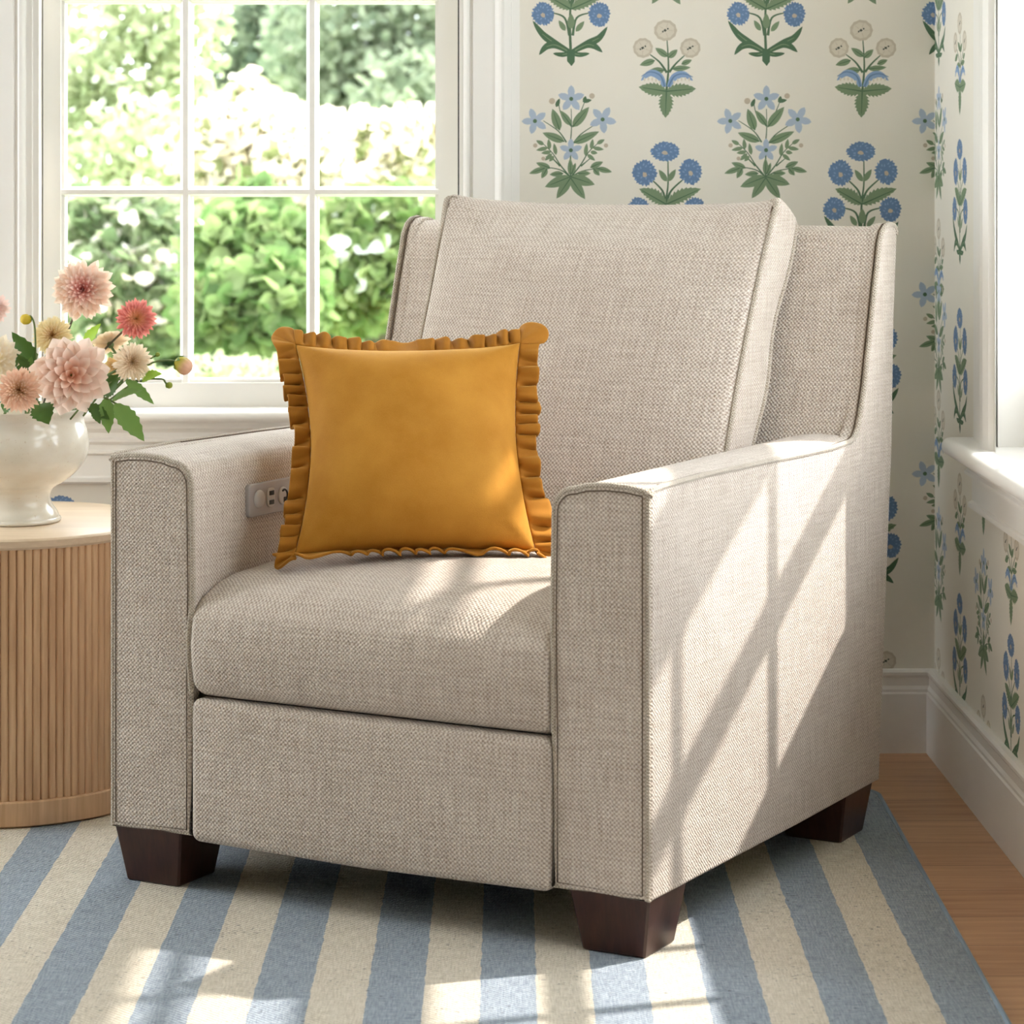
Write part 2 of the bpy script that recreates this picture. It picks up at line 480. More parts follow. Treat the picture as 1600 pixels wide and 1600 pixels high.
def star_motif():
    S = []
    for p in ([(366, 1110), (366, 900), (372, 800), (370, 680)], [(340, 890), (290, 820), (195, 755)], [(385, 895), (430, 840), (530, 772)],
              [(372, 790), (310, 720), (290, 640)], [(378, 790), (420, 720), (457, 630)],
              [(366, 1110), (300, 1030), (255, 960), (185, 890)], [(366, 1110), (430, 1030), (480, 950), (545, 890)],
              [(366, 1110), (300, 1062), (170, 1040)], [(366, 1110), (440, 1070), (560, 1050)], [(300, 1040), (245, 985), (210, 980)], [(430, 1040), (490, 990)]):
        S.append(('gd', stroke(p, 10)))
    for a, b, w in (((298, 815), (252, 680), 58), ((370, 785), (300, 690), 44), ((378, 795), (482, 668), 58), ((328, 885), (190, 830), 52), ((385, 895), (546, 822), 52),
                    ((366, 1105), (205, 1170), 66), ((366, 1112), (278, 1242), 60), ((366, 1105), (518, 1155), 66), ((366, 1112), (457, 1246), 62),
                    ((366, 1100), (364, 990), 36), ((372, 1090), (398, 1018), 28), ((240, 1052), (150, 1018), 38), ((205, 1052), (106, 1086), 36), ((218, 1055), (184, 1116), 36),
                    ((320, 1085), (234, 1092), 36), ((490, 1048), (570, 1012), 38), ((530, 1052), (626, 1076), 36), ((510, 1055), (548, 1098), 34), ((412, 1085), (492, 1084), 36)):
        S.append(('g', leaf2(a, b, w))); d = Vector(b) - Vector(a)
        S.append(('gd', stroke([a, tuple(Vector(a) + d * 0.8)], 8)))
    for a, b in (((235, 935), (228, 868)), ((275, 970), (262, 895)), ((225, 925), (150, 940)), ((245, 950), (182, 958)), ((200, 905), (150, 878)), ((250, 960), (205, 1005)), ((262, 975), (232, 1010)),
                 ((495, 935), (505, 868)), ((458, 975), (468, 895)), ((505, 925), (575, 935)), ((490, 950), (535, 958)), ((530, 900), (580, 872)), ((470, 965), (520, 1005))):
        S.append(('g', leaf2(a, b, 26, n=5)))
    for c, r in (((250, 632), 20), ((500, 600), 18), ((145, 910), 14), ((588, 910), 14), ((195, 992), 13)):
        S.append(('t', disc(c, r, n=9)))
    for a, b in (((275, 670), (298, 615)), ((440, 635), (500, 625)), ((452, 640), (460, 600))): S.append(('gd', leaf2(a, b, 26, n=5)))
    for c, r, ph in (((370, 618), 84, -PI / 2), ((143, 757), 82, 0.6), ((567, 747), 86, 0.2), ((368, 940), 72, -PI / 2)):
        S.append(('p', petal5(c, r, ph - PI / 5 * 1))); S.append(('gd', disc(c, 13, n=9)))
    return S, (372, 540)
def poppy_motif():
    S = []
    for p in ([(972, 572), (985, 420), (976, 250)], [(975, 455), (930, 390), (870, 342)], [(990, 452), (1030, 400), (1088, 345)]): S.append(('gd', stroke(p, 16)))
    for a, b, w in (((982, 355), (902, 300), 42), ((984, 362), (1042, 310), 40), ((900, 378), (804, 408), 42), ((960, 440), (858, 446), 44), ((1008, 432), (1124, 422), 36), ((1066, 402), (1132, 375), 34)):
        S.append(('g', leaf2(a, b, w))); d = Vector(b) - Vector(a); S.append(('gd', stroke([a, tuple(Vector(a) + d * 0.8)], 7)))
    S.append(('bl', strap([(962, 545), (930, 480), (870, 458), (812, 505)], 46))); S.append(('bl', strap([(985, 545), (1020, 485), (1080, 465), (1138, 505)], 46)))
    S.append(('b', stroke([(962, 545), (935, 475), (870, 450), (815, 478)], 11))); S.append(('b', stroke([(985, 545), (1020, 480), (1080, 462), (1138, 482)], 11)))
    for i in range(5):
        S.append(('cl', disc((835 + i * 24, 497 - 10 * sin(i * 0.8) + i * 4), 6, 12, n=7))); S.append(('cl', disc((1115 - i * 24, 497 - 10 * sin(i * 0.8) + i * 4), 6, 12, n=7)))
    for b, w in (((798, 545), 92), ((1158, 555), 92), ((966, 738), 100)):
        S.append(('g', leaf2((972, 572), b, w, n=8, jag=0.28))); d = Vector(b) - Vector((972, 572)); S.append(('gd', stroke([(972, 572), tuple(Vector((972, 572)) + d * 0.85)], 9)))
    for c, rx, ry, ph in (((966, 190), 74, 68, 0), ((825, 300), 64, 64, 0.4), ((1122, 300), 66, 64, 0.8)):
        S.append(('c', disc(c, rx, ry, 22, 0.06, ph))); S.append(('cl', disc(c, rx * 0.78, ry * 0.76, 18, 0.08, ph + 0.3)))
        for q in range(5):
            a = q * 1.257 + ph; S.append(('c', stroke([(c[0] + 18 * cos(a), c[1] + 18 * sin(a)), (c[0] + 50 * cos(a), c[1] + 50 * sin(a))], 5)))
        S.append(('k', disc((c[0] - 2, c[1]), 13, 11, 8, 0.45, ph))); S.append(('k', disc((c[0] + 15, c[1] - 10), 6, 6, 6))); S.append(('k', disc((c[0] - 16, c[1] + 8), 6, 6, 6)))
    return S, (975, 120)
def corn(S, c, rx, ry, ph):
    g = random.Random(int(c[0] * 7 + c[1])); n = 44
    ring = lambda k, j: [Vector((c[0] + rx * k * (1 - j * (i % 2) * g.uniform(.3, 1.3)) * g.uniform(.92, 1.04) * cos(2 * PI * i / n + ph), c[1] + ry * k * (1 - j * (i % 2) * g.uniform(.3, 1.3)) * g.uniform(.92, 1.04) * sin(2 * PI * i / n + ph))) for i in range(n)]
    S.append(('b', ring(1.0, .16)))
    for i in range(20):
        a = i * 2.39996 + ph; r = .30 + .55 * ((i * 7) % 20) / 20; l = .16
        S.append(('bl', stroke([(c[0] + rx * r * cos(a), c[1] + ry * r * sin(a)), (c[0] + rx * (r + l) * cos(a + .12), c[1] + ry * (r + l) * sin(a + .12))], 9)))
    S.append(('t', [Vector((c[0] + rx * .22 * g.uniform(.6, 1.2) * cos(2 * PI * i / 11), c[1] + ry * .1 + ry * .20 * g.uniform(.6, 1.2) * sin(2 * PI * i / 11))) for i in range(11)]))
def blue_motif():
    S = []
    for p in ([(974, 1560), (968, 1400), (972, 1260), (985, 1150), (985, 1000)], [(968, 1262), (950, 1190), (885, 1122)], [(978, 1262), (1005, 1190), (1088, 1112)],
              [(965, 1440), (935, 1330), (860, 1298)], [(985, 1440), (1010, 1330), (1090, 1298)]): S.append(('gd', stroke(p, 18)))
    for a, b, w in (((978, 1132), (928, 1058), 36), ((984, 1132), (1034, 1055), 36), ((940, 1410), (898, 1345), 34), ((1005, 1415), (1058, 1350), 34), ((975, 1400), (975, 1300), 46)):
        S.append(('g', leaf2(a, b, w)))
    for b in ((804, 1178), (1192, 1178)):
        S.append(('g', leaf2((974, 1275), b, 92, n=9, jag=0.3, bend=0.12 if b[0] < 900 else -0.12))); d = Vector(b) - Vector((974, 1275)); S.append(('gx', stroke([(974, 1275), tuple(Vector((974, 1275)) + d * 0.9)], 9)))
    for p, w in (([(974, 1545), (860, 1480), (795, 1430), (735, 1348)], 46), ([(974, 1545), (1080, 1490), (1150, 1455), (1203, 1384)], 46),
                 ([(974, 1548), (880, 1500), (820, 1510), (775, 1562)], 46), ([(974, 1548), (1070, 1498), (1120, 1505), (1172, 1545)], 46),
                 ([(974, 1550), (920, 1560), (862, 1552)], 30), ([(974, 1550), (1030, 1560), (1092, 1552)], 30)):
        S.append(('gx', strap(p, w))); S.append(('g', stroke(p[:-1], 9)))
    S.append(('gx', [Vector(q) for q in ((950, 1530), (1000, 1530), (998, 1605), (978, 1632), (950, 1600))]))
    for c, rx, ry, ph in (((968, 945), 96, 66, 0), ((838, 1078), 80, 86, 0.3), ((1126, 1072), 78, 86, 0.7), ((800, 1305), 74, 80, 0.1), ((1152, 1308), 72, 84, 0.5)): corn(S, c, rx, ry, ph)
    return S, (978, 885)
MOTIF = {'star': star_motif(), 'poppy': poppy_motif(), 'blue': blue_motif()}
PXM = 4.99 / F

def paper_wall(name, rect, hole, motifs, to3, back):
    """one flat papered sheet whose faces carry the print; its rim is extruded to the wall's thickness"""
    V, Fc, ink = [], [], []
    def add(poly, k):
        b = len(V); V.extend(Vector(p).to_2d() for p in poly); Fc.append(list(range(b, b + len(poly)))); ink.append(k)
    u0, u1, v0, v1 = rect
    add([(u0, v0), (u1, v0), (u1, v1), (u0, v1)], -1)
    a0, a1, b0, b1 = hole
    for kind, u, v, flip in motifs:
        S, (ox, oy) = MOTIF[kind]
        for c, poly in S:
            q = [(u + flip * (p[0] - ox) / 4 * PXM, v - (p[1] - oy) / 4 * PXM) for p in poly]
            if min(x for x, _ in q) < u0 - .3 or max(x for x, _ in q) > u1 + .3: continue
            if sum((q[i][0] * q[(i + 1) % len(q)][1] - q[(i + 1) % len(q)][0] * q[i][1]) for i in range(len(q))) < 0: q = q[::-1]
            add(q, INKS.index(c))
    add([(a0, b0), (a1, b0), (a1, b1), (a0, b1)], -2)
    ov, oe, of, _, _, ofi = delaunay_2d_cdt(V, [], Fc, 1, 1e-6, True)
    faces, mi = [], []
    for f, src in zip(of, ofi):
        if 0 not in src: continue
        top = max(src)
        if ink[top] == -2: continue
        faces.append(f); mi.append(ink[top] + 1)
    me = bpy.data.meshes.new(name)
    me.from_pydata([to3(p.x, p.y) for p in ov], [], faces); me.update()
    me.polygons.foreach_set('material_index', mi)
    bm = bmesh.new(); bm.from_mesh(me)
    bmesh.ops.delete(bm, geom=[v for v in bm.verts if not v.link_faces], context='VERTS')
    bmesh.ops.recalc_face_normals(bm, faces=bm.faces)
    ed = [e for e in bm.edges if len(e.link_faces) == 1]
    r = bmesh.ops.extrude_edge_only(bm, edges=ed)
    nv = [g for g in r['geom'] if isinstance(g, bmesh.types.BMVert)]
    bmesh.ops.translate(bm, verts=nv, vec=back)
    for f in [g for g in r['geom'] if isinstance(g, bmesh.types.BMFace)]: f.material_index = 0
    bm.to_mesh(me); bm.free()
    o = link(name, me, [M['paper']] + [M['ink_' + k] for k in INKS], smooth=False)
    return tag(o, kind='structure')

WY = YB                                           # back wall plane
w1l, w1r = on_back(61, 300, WY).x, on_back(718, 300, WY).x
w1b, w1t = on_back(400, 641, WY).z - 0.012, 2.16
L_ = []
def bk(kind, px, top): p = on_back(px, top, WY); L_.append((kind, p.x, p.z, 1))
for px in (893, 1198):
    for k_, t_ in (('blue', -83), ('star', 135), ('poppy', 342), ('blue', 534), ('star', 752), ('poppy', 959)): bk(k_, px, t_)
for k_, t_ in (('star', -169), ('poppy', 30), ('blue', 222), ('star', 440), ('poppy', 647), ('blue', 839)): bk(k_, 1042, t_)
for k_, t_ in (('star', -169), ('poppy', 30), ('blue', 222), ('blue', 482), ('blue', 747), ('poppy', 988)): bk(k_, 1348, t_)
for k_, t_ in (('blue', -83), ('star', 135), ('star', 406), ('star', 686)): bk(k_, 1502, t_)
for px in (893, 1198):
    for k_, t_ in (('poppy', -275), ('star', -482), ('blue', -700)): bk(k_, px, t_)
for px in (1042, 1348):
    for k_, t_ in (('blue', -395), ('poppy', -587), ('star', -786)): bk(k_, px, t_)
for i in range(5):
    for j in range(8): bk(('blue', 'star', 'poppy')[(i + j) % 3], -180 - 152 * i, -700 + 205 * j + (i % 2) * 95)
bk('star', 210, 915); bk('poppy', 98, 985); bk('poppy', 360, 780) if False else None
bk('blue', 98, 775); bk('star', -60, 790); bk('blue', 250, 790); bk('star', 400, 860)
paper_wall('wall_back', (-2.6, XR, FZ, CEIL), (w1l, w1r, w1b, w1t), L_, lambda u, v: (u, WY, v), Vector((0, 0.14, 0)))

w2far = on_right(1556, 300, XR).y; w2near = 2.55; w2b, w2t = 0.585, 1.79
R_L = []
def rt(kind, px, top): p = on_right(px, top, XR); R_L.append((kind, p.y, p.z, -1))
for px, seq in ((1467, (('blue', -83), ('star', 135), ('poppy', 340), ('star', 436), ('poppy', 608), ('star', 792), ('poppy', 1012))),
                (1500, (('poppy', 18), ('blue', 218), ('blue', 482), ('poppy', 738), ('blue', 928))),
                (1537, (('poppy', 668), ('star', 858), ('poppy', 1085))), (1580, (('poppy', 800), ('blue', 992))), (1632, (('star', 900), ('poppy', 1130)))):
    for k_, t_ in seq: rt(k_, px, t_)
for i in range(9):
    y_ = on_right(1632, 300, XR).y - .2 * (i + 1)
    for j in range(2): R_L.append((('blue', 'star', 'poppy')[(i + j) % 3], y_, .46 - .24 * j - (i % 2) * .05, -1))
paper_wall('wall_right', (-.65, YB, FZ, CEIL), (w2near, w2far, w2b, w2t), R_L, lambda u, v: (XR, u, v), Vector((0.14, 0, 0)))

# baseboards: profile (protrusion, height)
BP = [(0, 0), (.018, 0), (.018, .098), (.0155, .101), (.0155, .106), (.0125, .112), (.0125, .126), (.0150, .131), (.0150, .136), (.011, .1405), (0, .1405)]
def run(prof, a, b, side):
    """extrude a trim profile along a wall; side 'b' = back wall, 'r' = right wall"""
    V = []
    for t in (a, b):
        for d, h in prof:
            if side == 'b': V.append((t, YB - d, h))
            else: V.append((XR - d, t, h))
    n = len(prof); Fc = [(i, (i + 1) % n, n + (i + 1) % n, n + i) for i in range(n)]
    Fc += [tuple(range(n)), tuple(range(2 * n - 1, n - 1, -1))]
    return V, Fc
def mitre(prof, a, side):                      # baseboards meet in the corner at 45 degrees
    V = []
    for e in (0, 1):
        for d, h in prof:
            hh = h + FZ
            if side == 'b': V.append((a if e == 0 else XR - d, YB - d, hh))
            else: V.append((XR - d, a if e == 0 else YB - d, hh))
    n = len(prof); Fc = [(i, (i + 1) % n, n + (i + 1) % n, n + i) for i in range(n)]
    Fc += [tuple(range(n)), tuple(range(2 * n - 1, n - 1, -1))]
    return V, Fc
tag(obj('baseboard_back', mitre([(d, h + .008 if h else 0) for d, h in BP], -2.6, 'b'), M['white'], sharp=20), kind='structure')
tag(obj('baseboard_right', mitre([(d, h + .008 if h else 0) for d, h in BP], -.6, 'r'), M['white'], sharp=20), kind='structure')

# window_1 in the back wall
def vtrim(prof, z0, z1, side='b'):
    V = []
    for z in (z0, z1):
        for a, d in prof:
            V.append((a, YB - d, z) if side == 'b' else (XR - d, a, z))
    n = len(prof); Fc = [(i, (i + 1) % n, n + (i + 1) % n, n + i) for i in range(n)]
    Fc += [tuple(range(n)), tuple(range(2 * n - 1, n - 1, -1))]
    return V, Fc
def bx(px): return on_back(px, 300, WY - 0.01).x
stool_top = on_back(400, 641, WY - 0.03).z
right_prof = [(bx(717.5), 0), (bx(717.5), .012), (bx(724), .012), (bx(725), .019), (bx(729), .021), (bx(733), .018), (bx(734), .014), (bx(738), .016), (bx(739), .020), (bx(773), .020), (bx(776), .025),
              (bx(779), .031), (bx(783), .033), (bx(786), .029), (bx(788), .024), (bx(799), .020), (bx(800), .012), (bx(806), .009), (bx(812), .006), (bx(812), 0)]
left_prof = [(bx(61), 0), (bx(61), .012), (bx(52), .012), (bx(51), .018), (bx(42), .018), (bx(41), .023), (bx(37), .026), (bx(32), .026), (bx(29), .020), (bx(24), .018), (bx(22), .022), (bx(-55), .022), (bx(-57), .030),
             (bx(-66), .033), (bx(-70), .024), (bx(-82), .018), (bx(-84), .008), (bx(-96), .006), (bx(-96), 0)]
tag(obj('trim_1', vtrim(right_prof, stool_top, w1t + .0), M['white'], sharp=20), kind='structure')
tag(obj('trim_2', vtrim(left_prof, stool_top, w1t + .0), M['white'], sharp=20), kind='structure')
tag(obj('trim_3', box(bx(-96), bx(812), YB - .02, YB, w1t, w1t + .13), M['white'], smooth=False), kind='structure')

win = empty('window_1', (0, 0, 0)); tag(win, kind='structure')
def sill(x0, x1, y0, y1, zt, th, side='b'):
    """stool board with a rounded nose towards the room"""
    r = th / 2
    prof = [(y1, zt - th), (y1, zt)] + [(y0 + r - r * sin(PI * i / 8), zt - r + r * cos(PI * i / 8)) for i in range(9)]
    V = [((x, a, b) if side == 'b' else (a, x, b)) for x in (x0, x1) for a, b in prof]; n = len(prof)
    Fc = [(i, (i + 1) % n, n + (i + 1) % n, n + i) for i in range(n)] + [tuple(range(n)), tuple(range(2 * n - 1, n - 1, -1))]
    return V, Fc
obj('window_sill', sill(bx(-110), bx(826), YB - .055, YB + .10, stool_top, .020), M['white'], win, sharp=40)
zt = stool_top - .020
AP = [(0, zt), (.030, zt), (.030, zt - .012), (.022, zt - .020), (.022, zt - .028), (.026, zt - .031), (.026, zt - .036), (.018, zt - .042), (.018, zt - .050), (.022, zt - .053),
      (.022, zt - .057), (.014, zt - .062), (.014, zt - .098), (.018, zt - .101), (.018, zt - .108), (.012, zt - .112), (0, zt - .112)]
obj('apron', run(AP, bx(-96), bx(812), 'b'), M['white'], win, sharp=20)
obj('gap_shade', box(w1r - .004, w1r + .002, YB + .04, YB + .05, stool_top, w1t - .02), M['socket'], win, smooth=False)  # dark box put in to paint the shade of the sash gap
SY = YB + .035                                 # face of the sash
def sx(px): return on_back(px, 300, SY).x
def sz(py): return on_back(400, py, SY).z
pane_x = [(100, 280), (299, 478), (497, 680)]
pane_y = [(308, 593), (5, 292), (-298, -11)]
def ring_frame(x0, x1, z0, z1, X0, X1, Z0, Z1, y0, y1):
    g = Geo()
    g.add(box(x0, X0, y0, y1, z0, z1)).add(box(X1, x1, y0, y1, z0, z1)).add(box(X0, X1, y0, y1, z0, Z0)).add(box(X0, X1, y0, y1, Z1, z1))
    return g.vf
px0, px1 = sx(100), sx(680); pz0, pz1 = sz(593), sz(-298)
obj('sash', ring_frame(w1l + .002, w1r - .003, stool_top, w1t - .02, px0 - .006, px1 + .006, pz0 - .006, pz1 + .006, SY, SY + .05), M['white'], win, smooth=False)
def bar(p, q, half, y0, y1, vert):
    """glazing bar with bevelled sides"""
    prof = [(-half, y1), (-half, y0 + .014), (-half * .72, y0 + .010), (-half * .45, y0), (half * .45, y0), (half * .72, y0 + .010), (half, y0 + .014), (half, y1)]
    V = []
    for (a, b) in (p, q):
        for o_, y in prof: V.append((a + o_, y, b) if vert else (a, y, b + o_))
    n = len(prof); Fc = [(i, (i + 1) % n, n + (i + 1) % n, n + i) for i in range(n)] + [tuple(range(n)), tuple(range(2 * n - 1, n - 1, -1))]
    return V, Fc
for a, b in ((280, 299), (478, 497)):
    c = (sx(a) + sx(b)) / 2; obj('glazing_bar', bar((c, pz0 - .006), (c, pz1 + .006), (sx(b) - sx(a)) / 2, SY + .004, SY + .045, True), M['white'], win, smooth=False)
for a, b in ((308, 292), (5, -11)):
    c = (sz(a) + sz(b)) / 2; obj('glazing_bar', bar((px0 - .006, c), (px1 + .006, c), (sz(b) - sz(a)) / 2, SY + .0045, SY + .0445, False), M['white'], win, smooth=False)
bead = Geo()
for a, b in pane_x:
    for t_, u_ in pane_y:
        if a == 100: bead.add(box(sx(95), sx(100), SY - .003, SY + .03, sz(u_), sz(t_))) if False else None
obj('glazing_bead', ring_frame(px0 - .006, px1 + .006, pz0 - .006, pz1 + .006, px0, px1, pz0, pz1, SY + .010, SY + .045), M['white'], win, smooth=False)
for a, b in pane_x:
    for t_, u_ in pane_y:
        obj('pane', box(sx(a) - .004, sx(b) + .004, SY + .026, SY + .030, sz(t_) - .004, sz(u_) + .004), M['glass'], win, smooth=False)

# window_2 in the right wall, seen edge on
win2 = empty('window_2', (0, 0, 0)); tag(win2, kind='structure')
def ry(px): return on_right(px, 300, XR - .015).y
st2 = 0.600
far_prof = [(ry(1515), 0), (ry(1515), .008), (ry(1518), .012), (ry(1523), .012), (ry(1524), .018), (ry(1534), .018), (ry(1535), .013), (ry(1540), .013), (ry(1541), .024), (ry(1545), .030), (ry(1550), .030),
            (ry(1553), .024), (ry(1554), .016), (ry(1556.5), .016), (w2far, 0)]
tag(obj('trim_4', vtrim(far_prof, st2, w2t, 'r'), M['white'], sharp=20), kind='structure')
tag(obj('trim_5', box(XR - .02, XR, w2near - .18, w2near, st2, w2t), M['white'], smooth=False), kind='structure')
tag(obj('trim_6', box(XR - .02, XR, w2near - .18, ry(1515), w2t, w2t + .12), M['white'], smooth=False), kind='structure')
obj('window_sill', sill(w2near - .20, on_right(1487, 690, XR - .045).y, XR - .062, XR + .12, st2, .030, 'r'), M['white'], win2, sharp=40)
zt = st2 - .030
AP2 = [(0, zt), (.030, zt), (.030, zt - .006), (.022, zt - .012), (.022, zt - .020), (.027, zt - .023), (.027, zt - .028), (.014, zt - .034), (.014, zt - .072), (.020, zt - .075), (.020, zt - .083), (.012, zt - .088), (0, zt - .088)]
obj('apron', run(AP2, w2near - .18, on_right(1513, 740, XR - .02).y, 'r'), M['white'], win2, sharp=20)
jx0, jx1 = XR + .001, XR + .14
obj('jamb', Geo().add(box(jx0, jx1, w2far - .012, w2far, st2, w2t)).add(box(jx0, jx1, w2near, w2near + .012, st2, w2t)).add(box(jx0, jx1, w2near, w2far, w2t - .012, w2t)).vf, M['white'], win2, smooth=False)
gx = XR + .085
def rframe(y0, y1, z0, z1, w, x0, x1, zb=None):
    zb = zb or w
    return Geo().add(box(x0, x1, y0, y0 + w, z0, z1)).add(box(x0, x1, y1 - w, y1, z0, z1)).add(box(x0, x1, y0 + w, y1 - w, z0, z0 + zb)).add(box(x0, x1, y0 + w, y1 - w, z1 - w, z1)).vf
Y0, Y1 = w2near + .012, w2far - .012
obj('sash', rframe(Y0, Y1, st2, 1.35, .022, gx, gx + .04, .135), M['white'], win2, smooth=False)
obj('meeting_rail', box(gx - .002, gx + .042, Y0 + .02, Y1 - .02, 1.272, 1.44), M['white'], win2, smooth=False)
obj('sash', rframe(Y0, Y1, 1.35, w2t - .012, .022, gx, gx + .04, .05), M['white'], win2, smooth=False)
PY = .235
for i in range(1, 8):
    y = 4.418 - PY * i
    for z0, z1 in ((st2 + .13, 1.275), (1.435, w2t - .03)): obj('glazing_bar', box(gx + .006, gx + .034, y - .010, y + .010, z0, z1), M['white'], win2, smooth=False)
obj('glazing_bar', box(gx + .005, gx + .033, Y0 + .015, Y1 - .015, 1.012, 1.054), M['white'], win2, smooth=False)
obj('glazing_bar', box(gx + .005, gx + .033, Y0 + .015, Y1 - .015, 1.655, 1.672), M['white'], win2, smooth=False)
for z0, z1 in ((st2 + .13, 1.275), (1.435, w2t - .03)):
    obj('pane', box(gx + .017, gx + .021, Y0 + .015, Y1 - .015, z0, z1), M['glass'], win2, smooth=False)

# ------------------------------------------------------------------ rug
def rug():
    x1 = (1580 - CX) / F * (F * CAM_H / (1600 - CY)); x0 = -1.75; y0, y1 = 2.5, 4.69
    r = .05
    out = [(x0, y0), (x1, y0), (x1, y1 - r)] + [(x1 - r + r * cos(PI / 2 * i / 6), y1 - r + r * sin(PI / 2 * i / 6)) for i in range(1, 7)] + [(x0, y1)]
    o = obj('striped_rug', extrude(out, FZ, 0.0, .003, lambda a, b, c: (a, b, c), 3), M['rug'], sharp=60)
    o.rotation_euler = (0, 0, -YAW)
    tag(o, 'pale blue and cream striped woven rug on the wooden floor under the armchair', 'rug')
    edge = smooth_path([(x1 - .003, y0 + .01, -.002), (x1 - .003, y1 - r - .2, -.002)], 6) + [Vector((x1 - r + (r - .003) * cos(PI / 2 * i / 6), y1 - r + (r - .003) * sin(PI / 2 * i / 6), -.002)) for i in range(0, 7)] + [Vector((x0, y1 - .003, -.002))]
    obj('binding', tube(edge, .0045), M['rugbind'], o)
rug()

# ------------------------------------------------------------------ armchair (local x along the front, y to the back)
chair = empty('armchair', P(-.0045, 4.26, .0008), rad(-28.455) - YAW, 'oatmeal linen recliner armchair with piped seams and dark tapered legs on the striped rug', 'armchair')
HX, YF, ZB = .4405, -.420, .079
XI = .2945
def fab(name, vf, parent=chair, mat='linen', **kw): return obj(name, vf, M[mat], parent, uv=True, **kw)

SIDE = [(-.417, ZB), (.10, .074), (.419, .074), (.447, .343), (.476, .605), (.484, .80), (.497, .925)] + arc_corner((.482, .937), .015, 0, PI / 2, 4) + \
       [(.470, .954), (.452, .952), (.436, .943), (.424, .925), (.417, .90), (.404, .86), (.391, .815), (.375, .76), (.357, .70), (.340, .658), (.328, .638), (.316, .627), (.30, .6225), (.22, .6195), (.10, .621), (-.03, .624), (-.25, .627), (-.38, .6255),
        (-.409, .624)] + [(-.417, .617)]
for s in (-1, 1):
    x0, x1 = (HX - .030, HX) if s > 0 else (-HX, -HX + .030)
    sp = fab('side_panel', extrude(SIDE, x0, x1, .006, lambda a, b, c: (c, a, b), 4))
    xo = s * (HX - .002)
    edge = [(xo, a, b) for a, b in SIDE]
    top = [(xo, a - .001, b - .001) for a, b in SIDE[7:]]
    fab('piping', tube(top, .0044), sp, 'welt')
    fab('shaded_seam', tube([(s * (HX - .0085), a + (-.0005 if i > 3 else .001), b + (.0012 if i > 22 else .0006)) for i, (a, b) in enumerate(SIDE[7:(-2 if s > 0 else 29)])], .0012, 6), sp, 'shaded_seam')  # dark tube painting the shadow line beside the welt
    # arm: outline (x, z) extruded to the back
    ri, ro = (.034, .0085)
    xa, xb = XI, HX - .004
    out = [(xa, ZB + .003), (xb, ZB)] + arc_corner((xb - ro, .623 - ro), ro, 0, PI / 2, 3) + [((xa + xb) / 2 + .04, .6265), ((xa + xb) / 2 + .01, .6275), ((xa + xb) / 2 - .02, .6252)] + arc_corner((xa + ri, .6205 - ri), ri, PI / 2, PI, 6) + [(xa - .001, .52), (xa - .002, .44), (xa, .3)]
    if s < 0: out = [(-a, b) for a, b in out][::-1]
    am = fab('arm', extrude(out, YF, .42, .007, lambda a, b, c: (a, c, b), 5, 10))
    shaded_seam = [(a, YF + .004, b) for a, b in offset_poly(out, .0015)]
    fab('piping', tube(shaded_seam, .0046, closed=True), am, 'welt')
    fab('shaded_seam', tube([(a, YF - .0002, b) for a, b in offset_poly(out, .0078)], .0010, 6, closed=True), am, 'shaded_seam')  # painted shadow line just inside the arm-front piping

BF = [(.20, .10), (.42, .09), (.447, .343), (.474, .605), (.482, .80), (.494, .925)] + arc_corner((.478, .933), .015, 0, PI / 2, 4) + \
     [(.468, .949), (.452, .949), (.436, .941), (.424, .924), (.412, .885), (.392, .815), (.357, .70), (.320, .60), (.27, .47), (.22, .30)]
fab('back_frame', extrude(BF, -HX + .012, HX - .012, .004, lambda a, b, c: (c, a, b), 3))
obj('base_frame', box(-HX + .02, HX - .02, YF + .02, .41, .082, .30), M['dust'], chair, smooth=False)

def seat_fn(x, y, z):
    u = x / .298; vy = (y + .285) / .57          # 0 front .. 1 back
    zr = (z + .081) / .162
    q = max(0, 1 - abs(u) ** 3.2)
    z2 = z + zr * (.034 * (q ** .7) * min(1, .25 + vy * 2.2) * (1 - .35 * max(0, vy - .5)))
    fr = max(0.0, 1 - vy / .17)
    z2 -= zr * zr * .036 * fr * fr
    y2 = y - .016 * q ** .5 * sin(PI * min(1, max(0, zr)) * .9 + .1) * max(0, 1 - vy * 5)
    x2 = x * (1 + .018 * sin(PI * zr) * max(0, 1 - vy * 6)) if x < 0 else x
    return x2, y2 - .137, z2 + .363
sc_ = fab('seat_cushion', rbox(.596, .57, .162, (.022, .030, .026), (16, 16, 6), seat_fn, 5))
for s in (-1, 1):
    pts = [seat_fn(s * .296, -.277 + .006 * 0, -.074 + .148 * i / 8) for i in range(9)]
    fab('piping', tube([(p[0] - s * .001, p[1] - .003, p[2]) for p in pts], .0036), sc_, 'welt')

def panel_fn(x, y, z):
    u = x / .292; w = z / .1025
    return x, y - .392 - .006 * (1 - u ** 4) * (1 - w ** 4), z + .1775 - .0045 * (1 - abs(u)) * (w < 0)
fp = fab('front_panel', rbox(.586, .07, .207, .014, (14, 3, 8), panel_fn, 4))

